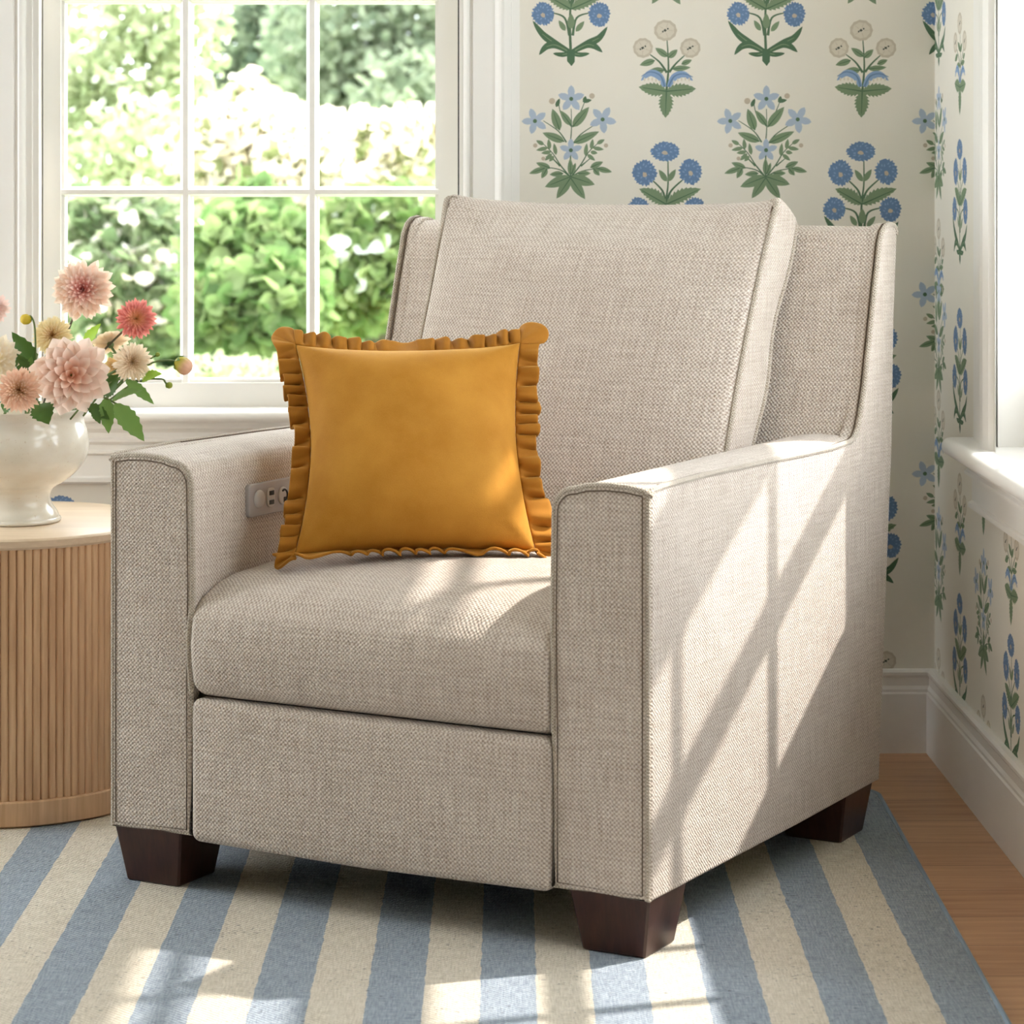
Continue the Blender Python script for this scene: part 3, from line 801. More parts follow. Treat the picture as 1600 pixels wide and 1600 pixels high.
# back cushion in its own leaning frame
TIL = math.atan2(.175, .375); UPV = Vector((0, sin(TIL), cos(TIL))); NV = Vector((0, -cos(TIL), sin(TIL)))   # up the cushion, out of its face
BO = Vector((0, .093, .450)); BH, BT, BW = .607, .092, .297
def back_fn(x, y, z):                       # y thickness (front negative), z height
    u = x / BW; v = z / (BH / 2)            # -1..1
    h = z + BH / 2
    qf = max(0, 1 - u * u) ** .6 * max(0, 1 - v * v) ** .6
    t = -y / (BT / 2)                       # 1 front, -1 back
    d = -y + (.054 * qf * max(0, t) ** .7 if t > 0 else 0)
    ear = abs(u) ** 6 * max(0, v) ** 6
    top = sstep((v - .30) / .70) ** 1.6
    h += (-.011 * (1 - abs(u) ** 2.6) - .034 * (abs(t) ** 3 * .8 - .25) * (1 - abs(u) ** 8)) * top + .006 * ear
    d -= .016 * max(0, t) * top * top * (1 - abs(u) ** 8)
    xx = x * (1 - .030 * (1 - v * v)) * (1 + .012 * ear) + .004 * sin(9 * v + 1.2) * max(0, -t) * abs(u) * (1 if x > 0 else -1)
    d -= .010 * max(0, -t) * (1 - max(0, v))     # boxing widens towards the bottom
    if x < 0: xx -= .013 * (v + 1) / 2 * min(1, -u * 1.5)
    p = BO + UPV * h + NV * (d - BT / 2)
    return xx, p.y, p.z
bc = fab('back_cushion', rbox(2 * BW, BT, BH, (.016, .012, .016), (22, 4, 22), back_fn, 5))
def back_edge(front):
    y = -BT / 2 + .003 if front else BT / 2 - .003
    hx, hz = BW - .002, BH / 2 - .002; r = .02; pts = []
    def ln(a, b, n): return [(a[0] + (b[0] - a[0]) * i / n, a[1] + (b[1] - a[1]) * i / n) for i in range(n)]
    pts += ln((hx, -hz), (hx, hz - r), 20) + arc_corner((hx - r, hz - r), r, 0, PI / 2, 5)
    pts += ln((hx - r, hz), (-hx + r, hz), 20)[1:] + arc_corner((-hx + r, hz - r), r, PI / 2, PI, 5) + ln((-hx, hz - r), (-hx, -hz), 20)[1:] + [(-hx, -hz)]
    return [back_fn(a, y, b) for a, b in pts]
for front, rr_ in ((True, .0046), (False, .0044)):
    e_ = back_edge(front); n_ = len(e_)
    for part in (e_[:26], e_[n_ - 26:]): fab('piping', tube(part, [rr_] * 22 + [rr_ * .8, rr_ * .5, rr_ * .3, rr_ * .15] if part is not e_ and part[0] == e_[0] else [rr_ * .15, rr_ * .3, rr_ * .5, rr_ * .8] + [rr_] * 22), bc, 'welt')
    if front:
        for part in (e_[:21], e_[n_ - 21:]): fab('shaded_seam', tube([Vector((p[0] * .9755, p[1] - .0006, p[2])) for p in part], .0012, 6), bc, 'shaded_seam')  # dark tubes drawn as shade inside the front welt

def leg(cx, cy, zt_=.084):
    t, b = .060, .0455
    V = []
    for z, h in ((0, b), (.002, b + .0015), (zt_, t)):
        c = .003
        for sx_, sy_ in ((-1, -1), (1, -1), (1, 1), (-1, 1)):
            if (sx_ * sy_) > 0: V += [(cx + sx_ * (h), cy + sy_ * (h - c), z), (cx + sx_ * (h - c), cy + sy_ * h, z)]
            else: V += [(cx + sx_ * (h - c), cy + sy_ * h, z), (cx + sx_ * h, cy + sy_ * (h - c), z)]
    V2 = []
    for k in range(3):
        ring = V[k * 8:(k + 1) * 8]; ring.sort(key=lambda p: math.atan2(p[1] - cy, p[0] - cx)); V2 += ring
    Fc = [(k * 8 + j, k * 8 + (j + 1) % 8, (k + 1) * 8 + (j + 1) % 8, (k + 1) * 8 + j) for k in range(2) for j in range(8)]
    Fc += [tuple(range(7, -1, -1)), tuple(range(16, 24))]
    return V2, Fc
for lx, ly in ((-.374, -.358), (.378, -.358), (.378, .340), (-.374, .340)):
    obj('leg', leg(lx, ly), M['darkwood'], chair, smooth=False)

# control panel on the inner face of the left arm
def rr(cy, cz, hy, hz, r, n=5):
    return arc_corner((cy + hy - r, cz + hz - r), r, 0, PI / 2, n) + arc_corner((cy - hy + r, cz + hz - r), r, PI / 2, PI, n) + \
           arc_corner((cy - hy + r, cz - hz + r), r, PI, 1.5 * PI, n) + arc_corner((cy + hy - r, cz - hz + r), r, 1.5 * PI, 2 * PI, n)
xp = -XI + .002
to = lambda a, b, c: (c, a, b)
pl = obj('control_panel', extrude(rr(-.198, .549, .083, .0245, .006), xp - .004, xp + .006, .002, to, 3), M['plate'], chair)
pl['label'] = 'grey control plate with button and ports'
obj('button', extrude(rr(-.2560, .5505, .0135, .0135, .0134, 8), xp + .004, xp + .0095, .003, to, 4), M['button'], pl)
us = obj('usb_port', extrude(rr(-.2250, .5495, .0105, .0145, .0075), xp + .004, xp + .0085, .0015, to, 3), M['button'], pl)
for zc in (.5565, .5425): obj('slot', extrude(rr(-.2250, zc, .0065, .0034, .001), xp + .006, xp + .0091, .0003, to, 2), M['socket'], pl)
obj('power_socket', extrude(rr(-.192, .5485, .0125, .0135, .0124, 8), xp + .004, xp + .009, .002, to, 3), M['button'], pl)
obj('socket_ring', tube([(xp + .0095, -.192 + .0082 * cos(a), .5495 + .0085 * sin(a)) for a in [2.2 - i * .45 for i in range(9)]], .0016, 6), M['socket'], pl)
obj('socket_pin', extrude(rr(-.189, .5425, .004, .0042, .0012), xp + .006, xp + .0096, .0004, to, 2), M['socket'], pl)

# ------------------------------------------------------------------ ruffled cushion
def throw_pillow():
    base = at(650, 876, 4.075)
    root = empty('throw_pillow', (base.x, base.y, base.z), rad(6.3) - YAW, 'mustard velvet square cushion with a ruffled edge leaning on the armchair seat', 'cushion')
    a = .1655; lean = rad(27)
    up = Vector((0, sin(lean), cos(lean))); nf = Vector((0, -cos(lean), sin(lean))); rt_ = Vector((1, 0, 0))
    C0 = up * (a + .012)
    def edge_pt(u, v):                       # u, v in -1..1 -> in-plane with pinched edges
        x = u * a * (1 - (.085 if u > 0 else .12) * (1 - v * v) * abs(u) ** 3); z = v * a * (1 - (.105 if v > 0 else .03) * (1 - u * u) * abs(v) ** 3)
        x += .006 * u * max(0, -v); x *= 1.03
        return x, z
    n = 36; V, Fc = [], []
    def node(u, v, s):
        x, z = edge_pt(u, v)
        th = .086 * (max(0, 1 - abs(u) ** 2.4) * max(0, 1 - abs(v) ** 2.4)) ** .55
        th += .0035 * sin(5 * u + 2 * v + 1) * sin(4 * v - u) * (th / .086)
        for cu, cv in ((-1, 1), (1, 1), (-1, -1), (1, -1)):       # soft creases run out of the corners
            d = math.hypot(u - cu, v - cv); ang = math.atan2(v - cv, u - cu)
            th += .0035 * math.exp(-d * 3.2) * sin(ang * 9) * min(1, d * 4) * (1 if th > .004 else 0)
        return C0 + rt_ * x + up * z + nf * (th * s)
    for s in (1, -.75):
        b = len(V)
        for i in range(n + 1):
            for j in range(n + 1):
                f = lambda t: math.copysign(1 - (1 - abs(t)) ** 1.5, t)
                V.append(node(f(2 * i / n - 1), f(2 * j / n - 1), s))
        for i in range(n):
            for j in range(n):
                q = (b + i * (n + 1) + j, b + (i + 1) * (n + 1) + j, b + (i + 1) * (n + 1) + j + 1, b + i * (n + 1) + j + 1)
                Fc.append(q if s > 0 else q[::-1])
    me = mesh('cushion_cover', V, Fc)
    bm = bmesh.new(); bm.from_mesh(me); bmesh.ops.remove_doubles(bm, verts=bm.verts, dist=1e-5); bmesh.ops.recalc_face_normals(bm, faces=bm.faces); bm.to_mesh(me); bm.free()
    link('cushion_cover', me, M['velvet'], root)
    # ruffle
    per = []                                   # (u, v, outward x, outward z)
    N, K = 150, 26
    crn = [((-1, 1), PI), ((1, 1), PI / 2), ((1, -1), 0), ((-1, -1), -PI / 2)]
    sides = [((-1, 1), (1, 1), PI / 2), ((1, 1), (1, -1), 0), ((1, -1), (-1, -1), -PI / 2), ((-1, -1), (-1, 1), -PI)]
    for (p, q, ang) in sides:
        for i in range(N): per.append((p[0] + (q[0] - p[0]) * i / N, p[1] + (q[1] - p[1]) * i / N, ang, False))
        for i in range(K): per.append((q[0], q[1], ang - PI / 2 * i / K, True))
    J = 7; V, Fc = [], []; ph = 0; rnd = random.Random(3); freq = 1.0
    tot = len(per)
    amps = [rnd.uniform(.55, 1.3) for _ in range(120)]
    for i, (u, v, ang, corner) in enumerate(per):
        ang_in = ((i % (N + K)) - N) / K if corner else 0
        x, z = edge_pt(u, v); ox, oz = cos(ang), sin(ang)
        bottom = sstep((-oz - .35) / .6)
        step = (2 * PI / (N / 12.0)) if not corner else (2 * PI / (K / 2.0))
        ph += step * (1 + .45 * sin(i * .061) + .3 * sin(i * .137 + 1))
        am_ = amps[int(ph / (2 * PI)) % 120] * (.40 if corner else 1)
        top_bias = 1.0
        wd = .034 if not corner else .036 + .017 * sin(PI * min(1, max(0, (ang_in))))
        wd *= .66 if corner and v < 0 else 1
        wd = wd * (1 - (.30 if corner else .22) * bottom) * (1 - .16 * max(0, -ox) * (not corner) * (1 - v * v)) * (1 + .08 * sin(i * .09))
        out = rt_ * ox + up * oz - nf * (.55 * max(0, oz) + .25 * max(0, -ox))
        fwd = Vector((0, -cos(rad(4)), sin(rad(-4))))
        out = (out * (1 - .93 * bottom) + fwd * .93 * bottom).normalized()
        nn = (nf * (1 - bottom) + Vector((0, 0, 1)) * bottom).normalized()
        tan_ = rt_ * (-oz) + up * ox
        for j in range(J + 1):
            t = j / J
            rip = am_ * (.0100 * sin(ph) + .0035 * (1 - bottom) * sin(2.3 * ph + 1)) * (t ** .55) * (1 - .55 * bottom)
            side = .0050 * cos(ph + .6) * t * am_
            base3 = C0 + rt_ * x + up * z
            p = base3 + out * (wd * t * (1 + .07 * sin(ph * .5 + 1) * t)) + nn * rip + tan_ * side - nf * .004 * (1 - bottom) * t
            p += nn * .004 * bottom * t
            V.append(p)
    for i in range(tot):
        k = (i + 1) % tot
        for j in range(J): Fc.append((i * (J + 1) + j, k * (J + 1) + j, k * (J + 1) + j + 1, i * (J + 1) + j + 1))
    ro = obj('ruffle', (V, Fc), M['velvetr'], root, sharp=None)
    md = ro.modifiers.new('thick', 'SOLIDIFY'); md.thickness = .004; md.offset = 0
    md = ro.modifiers.new('sub', 'SUBSURF'); md.levels = 1; md.render_levels = 1
throw_pillow()

# ------------------------------------------------------------------ fluted side table
TC = P((12 - CX) / F * 4.645, 4.645, .0008)
tb = empty('side_table', TC, 0, 'round fluted pale wood drum side table left of the armchair', 'side table')
TR, TH = .243, .4567
NFL = 116
def flute(r, z, a):
    ph = (a * NFL / (2 * PI)) % 1.0
    return r - .005 + .005 * math.sqrt(max(0, 1 - abs(2 * ph - 1) ** 3.2)) ** .7
obj('drum', lathe([(TR - .006, .040), (TR - .006, TH - .018)], NFL * 8, flute), M['oak'], tb, sharp=80)
obj('table_top', lathe([(TR - .004, TH - .018), (TR + .0005, TH - .014), (TR + .0015, TH - .004), (TR - .001, TH - .001), (TR - .004, TH)], 96), M['oaktop'], tb)
obj('plinth', lathe([(TR - .004, 0), (TR, .003), (TR, .039), (TR - .002, .041)], 96), M['oak'], tb)

# ------------------------------------------------------------------ vase
VZ = 4.62
VC = P((25 - CX) / F * VZ, VZ, TH + .0012)
vase = empty('vase', VC, 0, 'cream glazed footed vase holding dahlias on the fluted side table', 'vase')
VP = smooth_path([(.070, .0, 0), (.0715, .006, 0), (.068, .016, 0), (.060, .028, 0), (.0565, .042, 0), (.062, .055, 0), (.080, .066, 0), (.100, .082, 0), (.115, .103, 0), (.120, .124, 0), (.1175, .146, 0), (.1115, .164, 0), (.1115, .174, 0), (.118, .185, 0), (.1185, .1885, 0)], 4)
inner = [(.114, .188), (.108, .172), (.108, .160), (.112, .13), (.095, .085), (.0, .07)]
obj('vase_body', lathe([(0.0, .0)] + [(p.x, p.y) for p in VP] + inner, 72), M['glaze'], vase, sharp=60)
obj('foot_ring', tube([(.0705 * cos(a), .0705 * sin(a), .004) for a in [2 * PI * i / 48 for i in range(48)]], .004, 8, True), M['glaze'], vase)

# ------------------------------------------------------------------ dahlias
def basis(n):
    n = Vector(n).normalized(); u = Vector((0, 0, 1)).cross(n)
    if u.length < 1e-3: u = Vector((1, 0, 0))
    u.normalize(); return u, n.cross(u), n
def bloom(name, c, R, face, N, flat, wid, inner_, outer_, tipc=None, cup=.25, start=.004, curl=.0, seed=1, maxang=100, parent=None):
    """N petals on a spiral from the heart to the rim; flat = depth of the dome, wid = petal width / R"""
    u, w, n = basis(face); rnd = random.Random(seed)
    V, Fc, Cc = [], [], []
    for k in range(N):
        t = start + (1 - start) * ((k + .5) / N); ga = k * 2.39996 + rnd.uniform(-.12, .12)
        th = rad(maxang) * t ** .62
        rl = R * (.42 + .58 * t ** .75) * rnd.uniform(.97, 1.03)
        dirx = u * cos(ga) + w * sin(ga)
        d = (dirx * sin(th) + n * cos(th) * flat).normalized() if True else None
        L = rl * math.sqrt(sin(th) ** 2 + (flat * cos(th)) ** 2) ** .5
        nrm = (n * sin(th) - dirx * cos(th)); nrm = (nrm - d * nrm.dot(d)).normalized(); sd = d.cross(nrm)
        W = R * wid * (.35 + .65 * t) * rnd.uniform(.9, 1.1)
        b = len(V); ns, nc = 6, 4
        for i in range(ns + 1):
            s = i / ns; r0 = .12 * L + .88 * L * s
            ww = W * (sin(PI * min(1, .12 + .80 * s)) ** .8 if s < .8 else sin(PI * (.76)) ** .8 * max(0.0, 1 - ((s - .8) / .2) ** 2.2 * .93))
            bend = curl * L * (s ** 2)
            for j in range(nc + 1):
                q = 2 * j / nc - 1
                V.append(c + d * r0 + sd * (ww * q) + nrm * (cup * ww * q * q + bend))
                m = t * 1.05 + s * .42
                col = [inner_[e] + (outer_[e] - inner_[e]) * sstep(m * 1.25 - .15) for e in range(3)]
                if tipc is not None: 
                    z = t; col = [col[e] * z + inner_[e] * (1 - z) if False else col[e] for e in range(3)]
                k2 = sstep((s - .62) / .38) * .62
                tc = tipc or (1, 1, 1)
                Cc.append([min(1, col[e] + (tc[e] - col[e]) * k2) for e in range(3)] + [1])
        for i in range(ns):
            for j in range(nc):
                a0 = b + i * (nc + 1) + j; Fc.append((a0, a0 + 1, a0 + nc + 2, a0 + nc + 1))
    me = mesh(name, V, Fc); at_ = me.color_attributes.new('Col', 'FLOAT_COLOR', 'POINT')
    at_.data.foreach_set('color', [x for q in Cc for x in q])
    return link(name, me, M['petal'], parent)

def leaf3(a, b, w, bend=.12, face=None, jag=.10, n=12):
    """a leaf blade from a to b with folded midrib, arching"""
    a, b = Vector(a), Vector(b); d = b - a; L = d.length; dn = d / L
    f = Vector(face or (0, -1, .45)); s = dn.cross(f).normalized(); nn = s.cross(dn).normalized()
    V, Fc = [], []; cols = 5
    for i in range(n + 1):
        t = i / n; ww = w / 2 * max(.02, sin(PI * t ** .85) ** .85) * (1 + jag * (1 if i % 2 else -1) * (0 < i < n))
        if i in (0, n): ww = w * .02
        c = a + d * t + nn * (bend * L * sin(PI * t))
        for j in range(cols):
            q = 2 * j / (cols - 1) - 1
            V.append(c + s * ww * q + nn * (abs(q) * ww * .28) + dn * (-abs(q) * w * .06))
    for i in range(n):
        for j in range(cols - 1):
            a0 = i * cols + j; Fc.append((a0, a0 + 1, a0 + cols + 1, a0 + cols))
    return V, Fc
def c3(r, g, b): return srgb(r, g, b)[:3]
def mouth(dx, dy=0.0): return VC + Vector((dx, dy, .155))
def dahlia(px, py, r, Z, face, label, N, flat, wid, inner_, outer_, tip, stem_x, brown=False, seed=1, curl=0.0, cup=.25, maxang=100, leaves=(), via=None):
    c = at(px, py, Z); R = 1.13 * r * Z / F
    root = empty('dahlia', c, 0, label, 'flower', 'dahlias in the cream vase')
    inv = lambda p: Vector(p) - c
    f = Vector(face).normalized()
    bloom('bloom', Vector((0, 0, 0)), R, f, N, flat, wid, inner_, outer_, tip, cup, curl=curl, seed=seed, maxang=maxang, parent=root)
    hub = [(R * .16 * sin(PI * i / 8), -R * .16 * cos(PI * i / 8)) for i in range(1, 8)]
    u, w, n = basis(f)
    V, Fc = lathe(hub, 14); V = [u * p[0] + w * p[1] + n * (p[2] - R * .10) for p in V]
    obj('calyx', (V, Fc), M['stemgreen'], root)
    b = mouth(*stem_x); back = c - f * R * .12
    mid = via if via is not None else (b + back) / 2 - f * .02 + Vector((0, 0, .02))
    obj('stem', tube(smooth_path([inv(b), inv(mid), inv(back)], 8), .0022 if not brown else .0018, 8), M['stembrown' if brown else 'stemgreen'], root)
    for (bx_, by_, tx, ty, w_, mat, dz) in leaves:
        p0, p1 = at(bx_, by_, Z + dz), at(tx, ty, Z + dz - .02)
        obj('leaf', leaf3(inv(p0), inv(p1), w_ * Z / F), M[mat], root, fix=False, sharp=None)
    return root

def c3l(r, g, b, k=.35): return c3(*[c + (255 - c) * (.24 if k == .22 else .10) for c in (r, g, b)])
PEACH, PALEP, CORAL, CREAM, GOLD = c3(238, 196, 168), c3(246, 214, 200), c3(214, 112, 100), c3(248, 228, 196), c3(214, 160, 84)
dahlia(130, 452, 46, 4.66, (-.05, -1, .18), 'tall pale peach dahlia with a coral heart, highest bloom in the vase', 120, .62, .165, c3l(206, 92, 84, .22), c3l(247, 216, 194, .42), c3l(252, 236, 222, .42), (.03, .02), True, 1, leaves=((134, 540, 158, 505, 18, 'leafbright', .0),))
dahlia(213, 498, 30, 4.60, (.12, -1, .12), 'small coral pink pompon dahlia standing right of the tall peach bloom', 170, .8, .12, c3l(232, 170, 84, .22), c3l(226, 128, 118, .42), c3l(240, 160, 148, .42), (.06, .0), True, 2)
dahlia(112, 586, 60, 4.50, (.06, -1, .10), 'largest dahlia, open pale pink bloom at the front over the vase rim', 52, .42, .25, c3l(232, 160, 122, .22), c3l(247, 218, 200, .42), c3l(253, 238, 226, .42), (.05, -.05), False, 3, cup=.35, leaves=((62, 634, 77, 664, 38, 'leafdark', -.02),))
dahlia(207, 566, 30, 4.56, (.10, -1, .16), 'round cream pompon dahlia right of the largest pink bloom', 190, .85, .105, c3l(206, 160, 96, .22), c3l(248, 230, 204, .42), c3l(252, 240, 222, .42), (.07, -.02), False, 4)
dahlia(82, 524, 30, 4.60, (-.05, -.9, .35), 'yellow cream pompon dahlia tucked behind the largest pink bloom', 180, .8, .105, c3l(206, 152, 74, .22), c3l(244, 224, 168, .42), c3l(250, 238, 204, .42), (.01, .02), False, 5)
dahlia(30, 609, 34, 4.47, (-.05, -1, .10), 'peach dahlia with a golden heart hanging at the rim on the left', 150, .7, .125, c3l(196, 134, 66, .22), c3l(242, 198, 166, .42), c3l(250, 220, 200, .42), (-.02, -.06), False, 6)
dahlia(-7, 481, 23, 4.62, (-.1, -1, .1), 'pale pink dahlia cut off by the left edge of the photo, upper one', 90, .7, .15, c3l(236, 176, 164, .22), c3l(247, 218, 208, .42), c3l(252, 234, 228, .42), (-.05, .02), False, 7)
dahlia(-8, 562, 38, 4.56, (-.1, -1, .1), 'big cream dahlia at the left edge of the photo above the golden hearted one', 80, .55, .18, c3l(246, 226, 170, .22), c3l(249, 234, 208, .42), c3l(253, 245, 230, .42), (-.06, -.02), False, 8, leaves=((54, 572, 18, 518, 30, 'leafdark', .04),))
dahlia(172, 536, 31, 4.64, (-.25, .55, .75), 'cream yellow dahlia seen from behind under the coral pompon', 46, .45, .26, c3l(244, 206, 140, .22), c3l(249, 226, 190, .42), c3l(252, 238, 214, .42), (.06, .02), False, 9, cup=.3, via=at(182, 585, 4.60), leaves=((160, 616, 191, 584, 28, 'leafdark', -.03),))
dahlia(178, 572, 16, 4.60, (-.3, -.8, -.1), 'small half hidden yellow dahlia between pink bloom and cream pompon', 40, .5, .26, c3l(214, 164, 84, .22), c3l(242, 206, 140, .42), c3l(248, 224, 176, .42), (.06, 0), False, 10)

def bud(px, py, r, Z, ax, label, col, tipc, path, sepal=5):
    c = at(px, py, Z); R = r * Z / F
    root = empty('dahlia_bud', c, 0, label, 'flower bud', 'dahlia buds in the cream vase')
    u, w, n = basis(ax)
    prof = [(R * sin(PI * i / 10) ** .8 * (1 - .12 * cos(PI * i / 10)) , -R * 1.15 * cos(PI * i / 10)) for i in range(1, 10)]
    V, Fc = lathe(prof, 30, lambda r_, z, a: r_ * (1 + .05 * sin(a * 10)))
    me = mesh('bud', [u * p[0] + w * p[1] + n * p[2] for p in V], Fc)
    ca = me.color_attributes.new('Col', 'FLOAT_COLOR', 'POINT'); fl = []
    for p in V:
        k = sstep((p[2] / R + .4) / 1.2); fl += [col[e] + (tipc[e] - col[e]) * k for e in range(3)] + [1]
    ca.data.foreach_set('color', fl); link('bud', me, M['petal'], root)
    for i in range(sepal):
        a = 2 * PI * i / sepal; d = u * cos(a) + w * sin(a)
        obj('sepal', leaf3(-n * R * .9, -n * R * .2 + d * R * 1.15, R * .7, .2, tuple(-n)), M['leaf'], root, fix=False, sharp=None)
    pts = [at(x, y, z) - c for x, y, z in path] + [-n * R]
    obj('stem', tube(smooth_path(pts, 8), .0016, 7), M['stemgreen'], root)
bud(41, 499, 8, 4.58, (-.5, -.5, .1), 'small round yellow bud on a bent stem behind the cream blooms', c3(196, 176, 50), c3(222, 196, 74), [(58, 640, 4.60), (56, 560, 4.59), (54, 510, 4.58), (48, 494, 4.58)], 3)
bud(286, 571, 13, 4.56, (.8, -.35, -.45), 'striped yellow pink bud reaching right towards the window glass', c3(196, 186, 72), c3(242, 196, 170), [(150, 640, 4.57), (200, 590, 4.57), (238, 567, 4.56), (262, 563, 4.56)])
bud(264, 602, 5, 4.56, (.6, -.6, .1), 'tiny green star shaped bud below the striped bud', c3(140, 160, 60), c3(170, 180, 80), [(150, 642, 4.57), (210, 598, 4.57), (250, 592, 4.56), (258, 597, 4.56)], 6)
bud(246, 554, 3.5, 4.58, (.6, -.3, .4), 'tiny closed bud just left of the striped bud', c3(120, 140, 50), c3(150, 160, 70), [(150, 640, 4.59), (200, 585, 4.59), (236, 560, 4.58)], 4)

# leafy sprays over the rim on the right
def spray(name, label, Z, path, leaves):
    c = at(*path[0][:2], path[0][2]); root = empty(name, c, 0, label, 'leaf spray', 'leaf sprays in the cream vase')
    obj('stem', tube(smooth_path([at(*p) - c for p in path], 8), .0016, 7), M['stemgreen'], root)
    for (a, b, e, f_, w_, mat, dz, fc) in leaves:
        obj('leaf', leaf3(at(a, b, Z + dz) - c, at(e, f_, Z + dz - .015) - c, w_ * Z / F, .08, fc), M[mat], root, fix=False, sharp=None)
spray('leaf_spray', 'drooping spray of three green serrated leaves over the vase rim', 4.50,
      [(110, 655, 4.55), (140, 622, 4.52), (162, 621, 4.50), (190, 636, 4.50)],
      [(166, 622, 170, 678, 25, 'leaf', 0, None), (180, 632, 226, 690, 31, 'leaf', -.01, None), (175, 628, 223, 610, 23, 'leaf', .01, (0, -.6, .9)), (138, 634, 172, 656, 20, 'leafdark', 0, None), (146, 640, 157, 663, 14, 'leafdark', -.01, None)])
spray('leaf_spray', 'leaf spray under the cream pompon with one bright green leaf', 4.56,
      [(130, 650, 4.57), (170, 600, 4.56), (195, 593, 4.56), (222, 596, 4.56)],
      [(222, 596, 254, 584, 23, 'leafbright', 0, (0, -.7, .8)), (197, 594, 241, 632, 18, 'leaf', -.01, None), (165, 615, 186, 590, 28, 'leafdark', .01, None)])
spray('leaf_spray', 'short dark spray of leaves between the two left blooms', 4.57,
      [(40, 650, 4.56), (40, 600, 4.57), (34, 560, 4.57)],
      [(40, 580, 26, 552, 22, 'leafdark', 0, None), (46, 585, 50, 556, 16, 'leaf', .01, None), (5, 640, 22, 622, 24, 'leafdark', -.02, None), (60, 640, 44, 622, 18, 'leafdark', .02, None)])

# ------------------------------------------------------------------ the garden beyond the window
def leaf_cloud(n, centers, size, squash=1.0, seed=1, up=.4):
    """n folded leaf blades scattered through the given lobes (centre, radii)"""
    g = np.random.default_rng(seed)
    V = np.zeros((n, 10, 3)); 
    w = np.array([c[1][0] * c[1][1] * c[1][2] for c in centers]) ** .6; w /= w.sum()
    which = g.choice(len(centers), n, p=w)
    cen = np.array([c[0] for c in centers])[which]; rad_ = np.array([c[1] for c in centers])[which]
    d = g.normal(size=(n, 3)); d /= np.linalg.norm(d, axis=1)[:, None]
    rr_ = (.35 + .65 * g.random(n) ** .5)[:, None]
    pos = cen + d * rad_ * rr_
    ax = g.normal(size=(n, 3)); ax[:, 2] -= .3; ax += d * .8; ax /= np.linalg.norm(ax, axis=1)[:, None]
    nm = g.normal(size=(n, 3)) * .8 + d * .7; nm[:, 2] += up; nm -= ax * (nm * ax).sum(1)[:, None]; nm /= np.linalg.norm(nm, axis=1)[:, None]
    sd = np.cross(ax, nm); s = (size * (.6 + .8 * g.random(n)))[:, None]; wv = s * .36 * squash
    V[:, 0] = pos; V[:, 1] = pos + ax * s * .45 + sd * wv + nm * wv * .3; V[:, 2] = pos + ax * s; V[:, 3] = pos + ax * s * .45 - sd * wv + nm * wv * .3
    V[:, 4] = pos + ax * s * .5; V[:, 5] = pos + ax * s * .05
    for i_, t_, q_, sg in ((6, .2, .72, 1), (7, .78, .70, 1), (8, .78, .70, -1), (9, .2, .72, -1)): V[:, i_] = pos + ax * s * t_ + sd * wv * q_ * sg + nm * wv * .2
    idx = np.arange(n)[:, None] * 10
    Fc = [tuple(i + j for j in f) for i in range(0, n * 10, 10) for f in ((5, 6, 1, 4), (4, 1, 7, 2), (5, 4, 3, 9), (4, 2, 8, 3))]
    return V.reshape(-1, 3).tolist(), Fc
def shrub(name, label, cat, base, lobes, n, size, mat, seed, trunk_r=.02, squash=1.0, flowers=None, group='garden plants beyond the window'):
    root = empty(name, base, 0, label, cat, group)
    lb = [((Vector(c) - Vector(base)), r) for c, r in lobes]
    n, size = int(n * 1.35), size * 1.22
    V, Fc = leaf_cloud(n, [(tuple(c), r) for c, r in lb], size, squash, seed)
    obj('foliage', (V, Fc), mat, root, smooth=False, fix=False)
    g = Geo()
    for c, r in lb[:5]: g.add(tube(smooth_path([(0, 0, 0), (c.x * .3, c.y * .3, c.z * .5), tuple(c)], 5), [trunk_r * (1 - .06 * i) for i in range(11)], 7))
    obj('trunk', g.vf, M['stembrown'], root)
    if flowers:
        fn_, fs, fm, fseed = flowers
        V, Fc = leaf_cloud(fn_, [(tuple(c + Vector((0, -r[1] * .25, r[2] * .15))), tuple(x * 1.02 for x in r)) for c, r in lb], fs, 1.9, fseed)
        obj('blossom', (V, Fc), fm, root, smooth=False, fix=False)
def pale(c, k, g):
    m = sum(c) / 3; return srgb(*[(x * (1 - g) + m * g) * k for x in c])
G = lambda nm, a, b, t=.6, v=2: leafmat(nm, pale(a, 1.02, .42), pale(b, .95, .42), t, .6, v)
GS = 1.9
def lob(px, py, Z, rpx, rz=None, k=1.0):
    Z *= GS
    p = at(px, py, Z); r = rpx * Z / F; return (tuple(p), (r, r * .8, (rz or rpx) * Z / F))
gr = obj('lawn', box(-16, 10, YB + .5, 44, -.5, -.42), plain('sunlit_lawn', srgb(150, 166, 104), 0.9, .25), smooth=False)
tag(gr, kind='structure')
def gb(px, Z): p = at(px, 400, Z * GS); return (p.x, p.y, -.42)
shrub('garden_tree', 'pale green small leaved tree behind the left upper window pane', 'tree', gb(190, 11), [lob(150, 60, 11, 150), lob(230, 150, 11, 140), lob(120, 220, 11, 120), lob(200, 270, 10.5, 110), lob(260, 10, 11, 100)], 2600, .085, G('pale_tree', (150, 172, 104), (214, 222, 160)), 11, .05, 1.0, (260, .06, G('pale_bloom', (240, 238, 216), (252, 250, 238), .4), 12))
shrub('garden_tree', 'grey green tall tree behind the right upper window pane', 'tree', gb(560, 15), [lob(520, 60, 15, 110), lob(620, 90, 15, 120), lob(680, 20, 15, 110), lob(560, 170, 15, 120), lob(650, 200, 14.5, 120)], 3000, .12, G('grey_tree', (118, 142, 100), (176, 192, 144)), 13, .07)
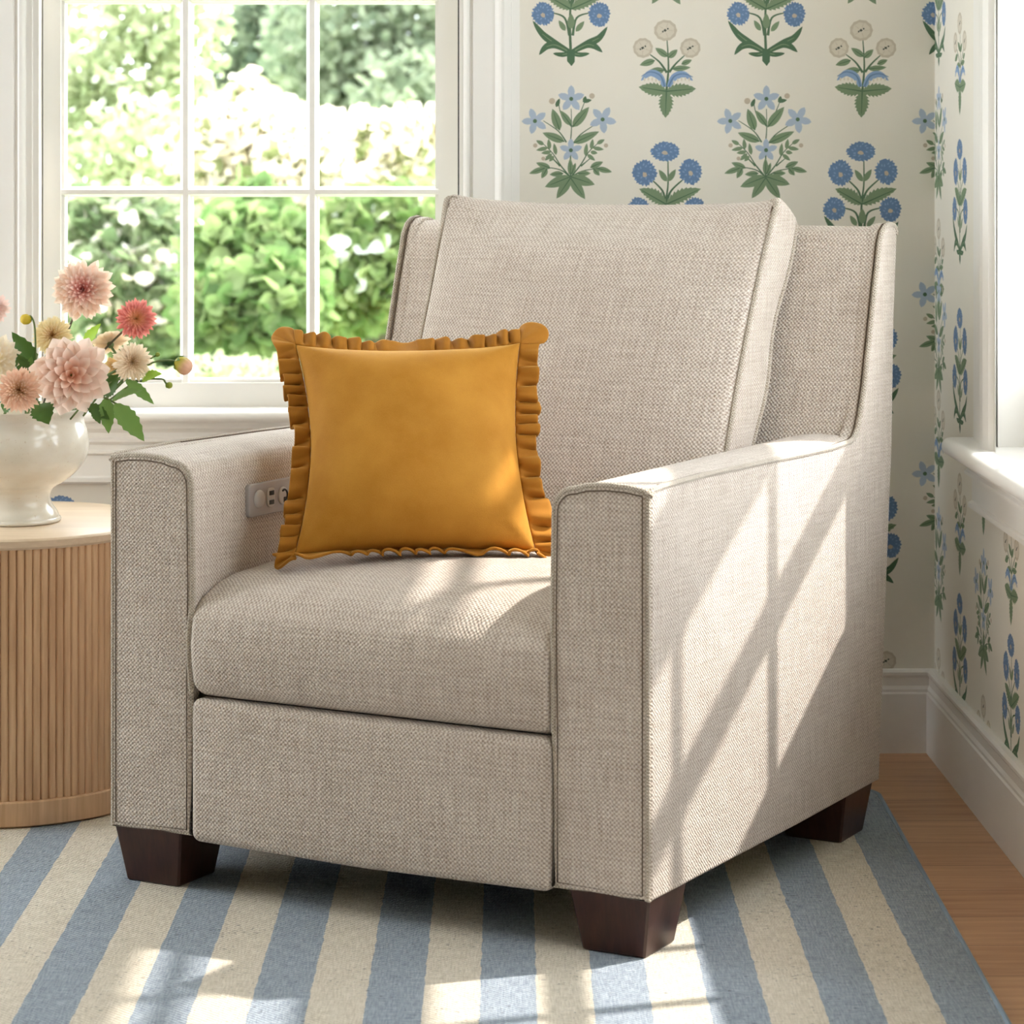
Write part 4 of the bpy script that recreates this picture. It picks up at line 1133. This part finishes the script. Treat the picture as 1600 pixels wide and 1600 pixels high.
shrub('garden_tree', 'dark green tree behind the middle upper window pane', 'tree', gb(430, 17), [lob(420, 80, 17, 90), lob(460, 40, 17, 80), lob(400, 170, 17, 80), lob(340, 190, 17, 70), lob(470, 140, 17, 80)], 2600, .12, G('dark_tree', (84, 112, 76), (138, 160, 110)), 14, .07)
shrub('hydrangea', 'cream flowering shrub in the middle of the garden view', 'shrub', gb(420, 9.5), [lob(340, 250, 9.5, 80), lob(420, 230, 9.5, 80, 70), lob(390, 170, 9.6, 38, 50), lob(560, 240, 9.5, 90, 60), lob(640, 225, 9.5, 70, 50), lob(480, 280, 9.3, 80)], 900, .09, G('hyd_leaf', (140, 166, 80), (196, 208, 128)), 15, .02, 1.1, (2600, .066, G('cream_blossom', (246, 224, 190), (254, 240, 216), .4), 16))
shrub('garden_shrub', 'sage shrub with cream blossom behind the left lower pane', 'shrub', gb(180, 8.2), [lob(140, 360, 8.2, 70), lob(220, 380, 8.2, 80), lob(170, 460, 8.1, 90), lob(255, 470, 8.1, 70)], 1500, .085, G('sage_shrub', (112, 146, 80), (180, 200, 130)), 17, .02, 1.1, (260, .07, M['petal'] if False else G('blush_blossom', (246, 222, 200), (253, 244, 232), .4), 18))
shrub('garden_shrub', 'broad leaved bright green shrub behind the middle lower pane', 'shrub', gb(400, 7.6), [lob(370, 400, 7.6, 75), lob(440, 400, 7.6, 65), lob(340, 480, 7.4, 60), lob(430, 480, 7.4, 80), lob(400, 340, 7.8, 60)], 1500, .082, G('broad_leaf', (92, 142, 50), (166, 196, 96)), 19, .016, 1.25)
shrub('garden_shrub', 'leafy lime green shrub behind the right lower pane', 'shrub', gb(590, 8.4), [lob(560, 370, 8.4, 70), lob(640, 360, 8.4, 70), lob(540, 450, 8.35, 70), lob(600, 430, 8.35, 60), lob(690, 420, 8.4, 60)], 1500, .082, G('lime_leaf', (106, 152, 56), (182, 206, 106)), 20, .016, 1.25, (60, .09, G('white_blossom', (246, 246, 236), (254, 254, 250), .4), 21))
shrub('garden_shrub', 'low dark green shrub at the foot of the middle lower pane', 'shrub', gb(400, 9.0), [lob(330, 520, 9.0, 80), lob(420, 530, 9.0, 80), lob(520, 520, 9.0, 90), lob(230, 540, 9.0, 80)], 1700, .075, G('deep_leaf', (70, 108, 56), (130, 164, 90)), 22, .016, 1.2)
shrub('ground_cover', 'pale low planting along the bottom of the garden view', 'plant', gb(420, 7.0), [lob(180, 610, 7.2, 100, 40), lob(340, 600, 7.0, 100, 40), lob(470, 600, 7.0, 100, 40), lob(600, 600, 7.0, 100, 40)], 1200, .05, G('pale_cover', (170, 190, 110), (222, 228, 170)), 23, .008)
hd = empty('hedge', P(-3, 36, -.42), -YAW, 'long clipped green hedge far behind the garden trees', 'hedge')
hl = [((i * 1.6 - 12, 0, .75 + .1 * (i % 3)), (1.3, .8, .95)) for i in range(16)]
V, Fc = leaf_cloud(5200, hl, .26, 1.1, 31)
obj('foliage', (V, Fc), G('hedge_leaf', (118, 146, 96), (178, 198, 140)), hd, smooth=False, fix=False)
